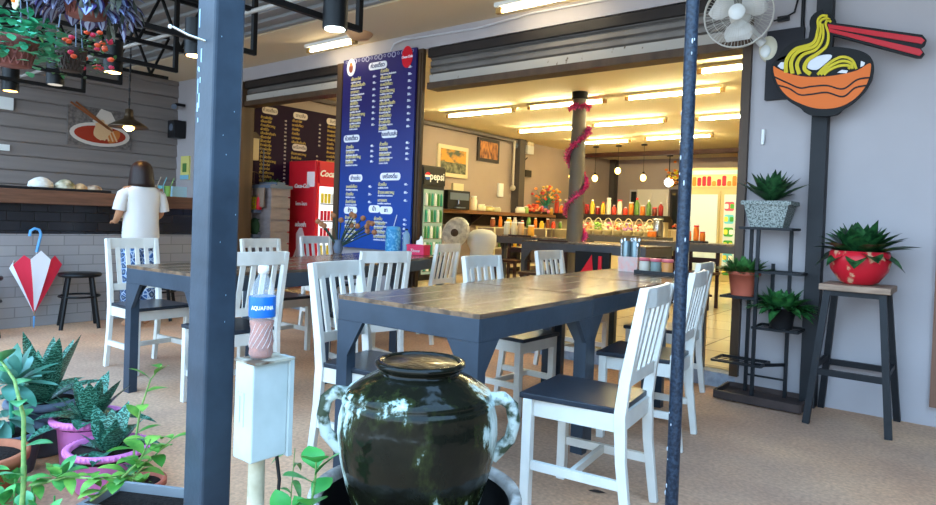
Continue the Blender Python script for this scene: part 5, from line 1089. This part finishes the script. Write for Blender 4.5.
potted('potted_snake_plant', 'banded snake plant in taller pink pot behind the front one', (-2.90, 1.16, 0), rimpot(.14, .22, True), pkp, f, snake, .20, .12)
f = MB(); rosette(f, (0, 0, .22), 12, .34, .085, 58, 88, .15, 25, tip=.8, fold=.15); rosette(f, (0, 0, .22), 6, .26, .09, 20, 50, .4, 26, tip=.8)
potted('potted_snake_plant', 'tall banded snake plant in big grey blue pot', (-3.22, 1.10, 0), rimpot(.15, .24), M['greypot'], f, snake, .22, .13)
f = MB(); f.tube([(0, 0, 0), (.01, .01, .2), (0, .0, .34)], [.012, .01, .006], 8, 1); rosette(f, (0, 0, .36), 24, .20, .058, -5, 82, .25, 27, tip=.6, fold=.12); rosette(f, (0, -.02, .22), 12, .18, .055, -20, 30, .4, 28, tip=.6)
potted('potted_desert_rose', 'waxy blue green leaved plant at the left edge', (-3.06, .92, 0), MB().lathe([(0, 0), (.09, 0), (.12, .15), (.13, .15), (.13, .17), (.115, .17), (.11, .14)], n=28), M['greypot'], f, [big, M['teal']], .15, .1)
f = MB(); rosette(f, (-.06, -.03, .14), 8, .12, .03, 10, 80, .4, 29)
potted('terracotta_planter', 'wide terracotta pot of bare soil at the left edge', (-2.80, .74, 0), MB().lathe([(0, 0), (.10, 0), (.115, .02), (.15, .15), (.165, .155), (.168, .185), (.15, .19), (.14, .16)], n=40), M['terra'], f, lf_mid, .165, .14)
f = MB(); rosette(f, (0, 0, .07), 14, .06, .03, 10, 80, .4, 30)
potted('small_clay_pot', 'small orange clay pot behind the trailing vine', (-2.40, 1.13, 0), MB().lathe([(0, 0), (.06, 0), (.09, .07), (.1, .07), (.1, .09), (.085, .09), (.08, .06)], n=28), mat('orange clay', 'b8604a', .6, var=.15), f, gold, .075, .08)
t = thing('planter_trough', 'grey rectangular trough of soil beside the thick post', 'planter', (-2.12, 1.05, 0), .5); mb = MB()
mb.box(-.2, .2, -.1, -.085, 0, .13).box(-.2, .2, .085, .1, 0, .13).box(-.2, -.185, -.085, .085, 0, .13).box(.185, .2, -.085, .085, 0, .13); mb.build('trough', mat('trough grey', '8c9094', .6), t); MB().box(-.185, .185, -.085, .085, .0, .10).build('soil', M['soil'], t)
def vine(name, lab, pts, n, L, W, mats, seed, stemr=.004, parent_loc=(0, 0, 0), up=.4, every=None, droop=.4):
    rr = random.Random(seed); t = thing(name, lab, 'plant', parent_loc); P = [V(p)-V(parent_loc) for p in pts]
    MB().tube(P, [stemr*(1-.6*i/(len(P)-1)) for i in range(len(P))], 7).build('stem', mat('vine stem', '5f8a4a', .5, col2='8aa05a', vscale=50), t); f = MB()
    for i in range(n):
        x = (i+.5)/n*(len(P)-1); k = int(x); p = P[k].lerp(P[min(k+1, len(P)-1)], x-k); a = i*2.4+rr.uniform(-.4, .4); e = rr.uniform(-.1, .7)
        d = V((math.cos(a)*math.cos(e), math.sin(a)*math.cos(e), math.sin(e)+up)); f.leaf(p, d, L*rr.uniform(.7, 1.15), W*rr.uniform(.8, 1.1), droop, 0, tip=.9, fold=.15)
    f.build('leaves', mats, t); return t
vine('young_vine', 'upright young vine with yellow green leaves in front of the grey floor', [(-2.36, 1.10, .08), (-2.365, 1.10, .22), (-2.35, 1.11, .36), (-2.30, 1.12, .48), (-2.24, 1.13, .54)], 10, .085, .042, gold, 3, .005, (-2.36, 1.10, .08))
vine('climbing_stem', 'thick green climbing stem with one broad leaf at the left', [(-2.28, .72, 0), (-2.30, .735, .22), (-2.33, .74, .42), (-2.42, .74, .52), (-2.55, .73, .58)], 9, .09, .055, leafmat('mint leaf', '6fb07c', '3f8a54'), 5, .009, (-2.28, .72, 0))
vine('trailing_vine', 'trailing yellow green vine reaching from the lower edge to the thick post', [(-2.42, .80, .16), (-2.32, .86, .20), (-2.2, .92, .21), (-2.1, .98, .23), (-2.03, 1.0, .30), (-1.95, 1.03, .38)], 26, .085, .04, gold, 7, .005, (-2.42, .80, .16), droop=.8)
vine('trailing_vine', 'bushy vine with pale green leaves at the lower left of the thick post', [(-2.22, .90, .14), (-2.12, .94, .22), (-2.03, .96, .30), (-1.98, .97, .38)], 16, .10, .045, gold, 8, .005, (-2.22, .90, .14), droop=.6)
t = thing('ground_cover', 'low bright green leafy ground plants at the lower left corner', 'plants', (-2.45, .68, 0)); f = MB(); rr = random.Random(31)
for i in range(12): rosette(f, (rr.uniform(-.35, .4), rr.uniform(-.12, .2)+.0, rr.uniform(.10, .20)), 9, .085, .045, 5, 80, .5, 40+i, tip=.8)
for i in range(24): x, y = rr.uniform(-.35, .4), rr.uniform(-.12, .2); f.tube([(x, y, 0), (x, y, .15)], .003, 5)
o = f.build('foliage', leafmat('bright leaf', '5fb05a', '347a3c')); o.parent = t; o['kind'] = 'stuff'
fg = leafmat('fresh green', '4fa04a', '2c7a34', .3, 6)
vine('broad_leaf_sprout', 'fresh bright green broad leaved sprout left of the jar', [(-1.235, .985, .0), (-1.232, .985, .26), (-1.222, .985, .40), (-1.215, .99, .47), (-1.215, .99, .51)], 11, .085, .072, fg, 14, .005, (-1.235, .985, .0), up=.6, droop=.3)
vine('broad_leaf_sprout', 'shorter bright green sprout at the photo bottom, left of the basin', [(-1.30, .96, .0), (-1.297, .96, .22), (-1.292, .96, .35), (-1.292, .96, .37)], 11, .08, .065, fg, 19, .004, (-1.30, .96, .0), up=.6, droop=.3)
vine('small_weed', 'thin drooping weed behind the pipe of the metal box', [(-1.66, 1.25, .0), (-1.65, 1.25, .2), (-1.65, 1.26, .36)], 8, .10, .022, leafmat('weed leaf', '6a9a54', '3f6c34'), 23, .003, (-1.66, 1.25, .0), droop=1.2)
t = thing('clay_saucer_pot', 'shallow terracotta pot at the foot of the white pipe', 'pot', (-1.56, 1.12, 0)); MB().lathe([(0, 0), (.09, 0), (.14, .13), (.15, .135), (.15, .15), (.135, .15), (.12, .12), (0, .11)], n=32).build('pot_body', M['terra'], t); mb = MB(); rr = random.Random(6)
for i in range(60): a = rr.uniform(0, 6.28); q = rr.uniform(0, .11); mb.leaf((q*math.cos(a), q*math.sin(a), .125), (math.cos(a*3), math.sin(a*3), rr.uniform(-.1, .4)), .05, .02, .5)
o = mb.build('dry_leaves', mat('dry leaf', 'a98a5c', .8, var=.4, vscale=30), t); o['kind'] = 'stuff'

# ================================================================ HANGING PLANTS
def hang(lab, loc, r, potc, cat='hanging plant', h=.13):
    t = thing('hanging_plant', lab, cat, loc); mb = MB(); mb.lathe([(0, -h), (r*.65, -h), (r*.9, -.0), (r, .01), (r, .03), (r*.9, .03), (r*.85, 0)], n=26)
    for k in range(18):
        a = 2*PI*k/18
        for s in (-1, 1): mb.tube([(r*.68*math.cos(a), r*.68*math.sin(a), -h+.002), (r*.92*math.cos(a+s*.35), r*.92*math.sin(a+s*.35), 0)], .004, 4)
    wp_ = mb.build('woven_pot', potc, t); w_ = MB()
    for k in range(3): a = 2*PI*k/3+.4; w_.tube([(r*math.cos(a), r*math.sin(a), .02), (0, 0, .55), (0, 0, 2.86-loc[2])], .0025, 5)
    w_.build('hanger_wire', M['greypot'], wp_); return t
trad = mat('silver striped purple leaf', '7f9cd0', .25)
def trad_nodes():
    n = trad.node_tree; b = n.nodes['Principled BSDF']; t = n.nodes.new('ShaderNodeTexCoord'); a = n.nodes.new('ShaderNodeTexNoise'); a.inputs['Scale'].default_value = 16; a.inputs['Detail'].default_value = 2
    n.links.new(t.outputs['Object'], a.inputs['Vector']); r = n.nodes.new('ShaderNodeValToRGB'); n.links.new(a.outputs[0], r.inputs[0]); e = r.color_ramp.elements; e[0].position = .38; e[0].color = lin('3a2c5c'); e[1].position = .47; e[1].color = lin('8fa6d8'); x = e.new(.6); x.color = lin('b8b4d8'); x = e.new(.68); x.color = lin('4a3a70'); n.links.new(r.outputs[0], b.inputs['Base Color'])
trad_nodes()
t = hang('hanging basket of silver striped purple leaves at the top left', (-2.36, .90, 1.80), .095, mat('woven rust red', '7d4a44', .7, var=.3, vscale=30), h=.10)
f = MB(); rr = random.Random(77)
for i in range(260):
    a = rr.uniform(0, 6.28); q = rr.uniform(0, .17) if i % 3 else rr.uniform(.10, .14); z = rr.uniform(.0, .16)-(.9*max(0, q-.11)) if i % 3 else rr.uniform(-.09, .03); e = rr.uniform(-1.1, .5); f.leaf((q*math.cos(a), q*math.sin(a), z), (math.cos(a+rr.uniform(-.6, .6))*math.cos(e), math.sin(a+rr.uniform(-.6, .6))*math.cos(e), math.sin(e)), rr.uniform(.065, .095), rr.uniform(.048, .064), .5, 0, tip=1.0, fold=.3, edge=1)
f.build('striped_foliage', [mat('silver blue leaf band', '8f9cbc', .25), mat('deep purple leaf margin', '3a2d58', .3)], t)
f = MB()
for i in range(46):
    a = rr.uniform(-.6, 2.4); q = rr.uniform(.12, .18); p = V((q*math.cos(a), q*math.sin(a), rr.uniform(-.09, .03))); f.leaf(p, (rr.gauss(0, .4), rr.gauss(0, .4), -1), rr.uniform(.05, .09), .02, .4, tip=1)
f.build('dark_trailers', leafmat('dark grey green leaf', '4c5248', '23241f'), t); t.scale = (.85, .85, .85)
t = hang('hanging pot of round green leaves with one cream flower at the left edge', (-2.72, .80, 1.645), .08, mat('woven rust red', '7d4a44', .7, var=.3, vscale=30), h=.07)
f = MB()
for i in range(330):
    a = rr.uniform(0, 6.28); q = .14*math.sqrt(rr.random()); z = rr.uniform(.0, .15)-q*.5; f.leaf((q*math.cos(a), q*math.sin(a), z), (rr.gauss(0, 1), rr.gauss(0, 1), rr.uniform(-.3, .9)), rr.uniform(.03, .045), .03, .3, 0, tip=.6, fold=.1)
f.build('round_foliage', leafmat('emerald round leaf', '58c49a', '2f8058', .4, 14), t)
mb = MB()
for k in range(8): a = 2*PI*k/8; mb.ell((.12+.018*math.cos(a), -.03, .13+.018*math.sin(a)), .012, .006, .012, 0, 8, 5)
mb.ell((.12, -.036, .13), .008, mi=1, n=8, m=5); mb.build('cream_flower', [mat('cream petal', 'e8e2c0', .6), M['orange']], t)
t = hang('hanging pot of small green leaves with orange red flowers under the purple one', (-2.86, 1.04, 1.68), .055, mat('dark coco pot', '3a2e28', .8), h=.06)
f = MB()
for i in range(170):
    a = rr.uniform(0, 6.28); q = .15*math.sqrt(rr.random()); z = rr.uniform(-.03, .12)-q*.3; f.leaf((q*math.cos(a), q*math.sin(a), z), (rr.gauss(0, 1), rr.gauss(0, 1), rr.uniform(-.4, .9)), rr.uniform(.02, .035), .014, .3, 0, tip=.8)
f.build('small_foliage', leafmat('small dark leaf', '3a6a34', '1c3a1c'), t); mb = MB()
for i in range(26): a = rr.uniform(-.8, 2.6); q = rr.uniform(.08, .17); mb.ell((q*math.cos(a), q*math.sin(a), rr.uniform(-.02, .1)), .012, .012, .009, i % 2, 7, 5)
mb.build('blossoms', [mat('flower orange', 'd8502a', .6), mat('flower red', 'c8304a', .6)], t)

# dark specks on the patio floor (fallen leaves)
rr = random.Random(50)
for i, (x, y, l) in enumerate(((-4.6, 1.45, 'long dark dry leaf on the floor beyond the pots'), (-4.9, 1.7, 'small dark leaf on the floor toward the bar stools'), (-3.0, 1.75, 'dark dry leaf on the floor left of the thick post'), (-1.85, 1.65, 'dry leaf on the floor between metal box and jar'), (-1.32, 2.55, 'small dark leaf under the nearest chair'), (-1.22, 2.40, 'dark stain like leaf under the nearest chair seat'))):
    mb = MB(); mb.leaf((0, 0, .004), (1, rr.uniform(-.5, .5), 0), .07, .03, .02, fold=.1); o = mb.build('dry_leaf', mat('dark dry leaf', '3b302c', .8), None); o.location = (x, y, 0); tag(o, l, 'leaf', 'dry leaves on the floor')
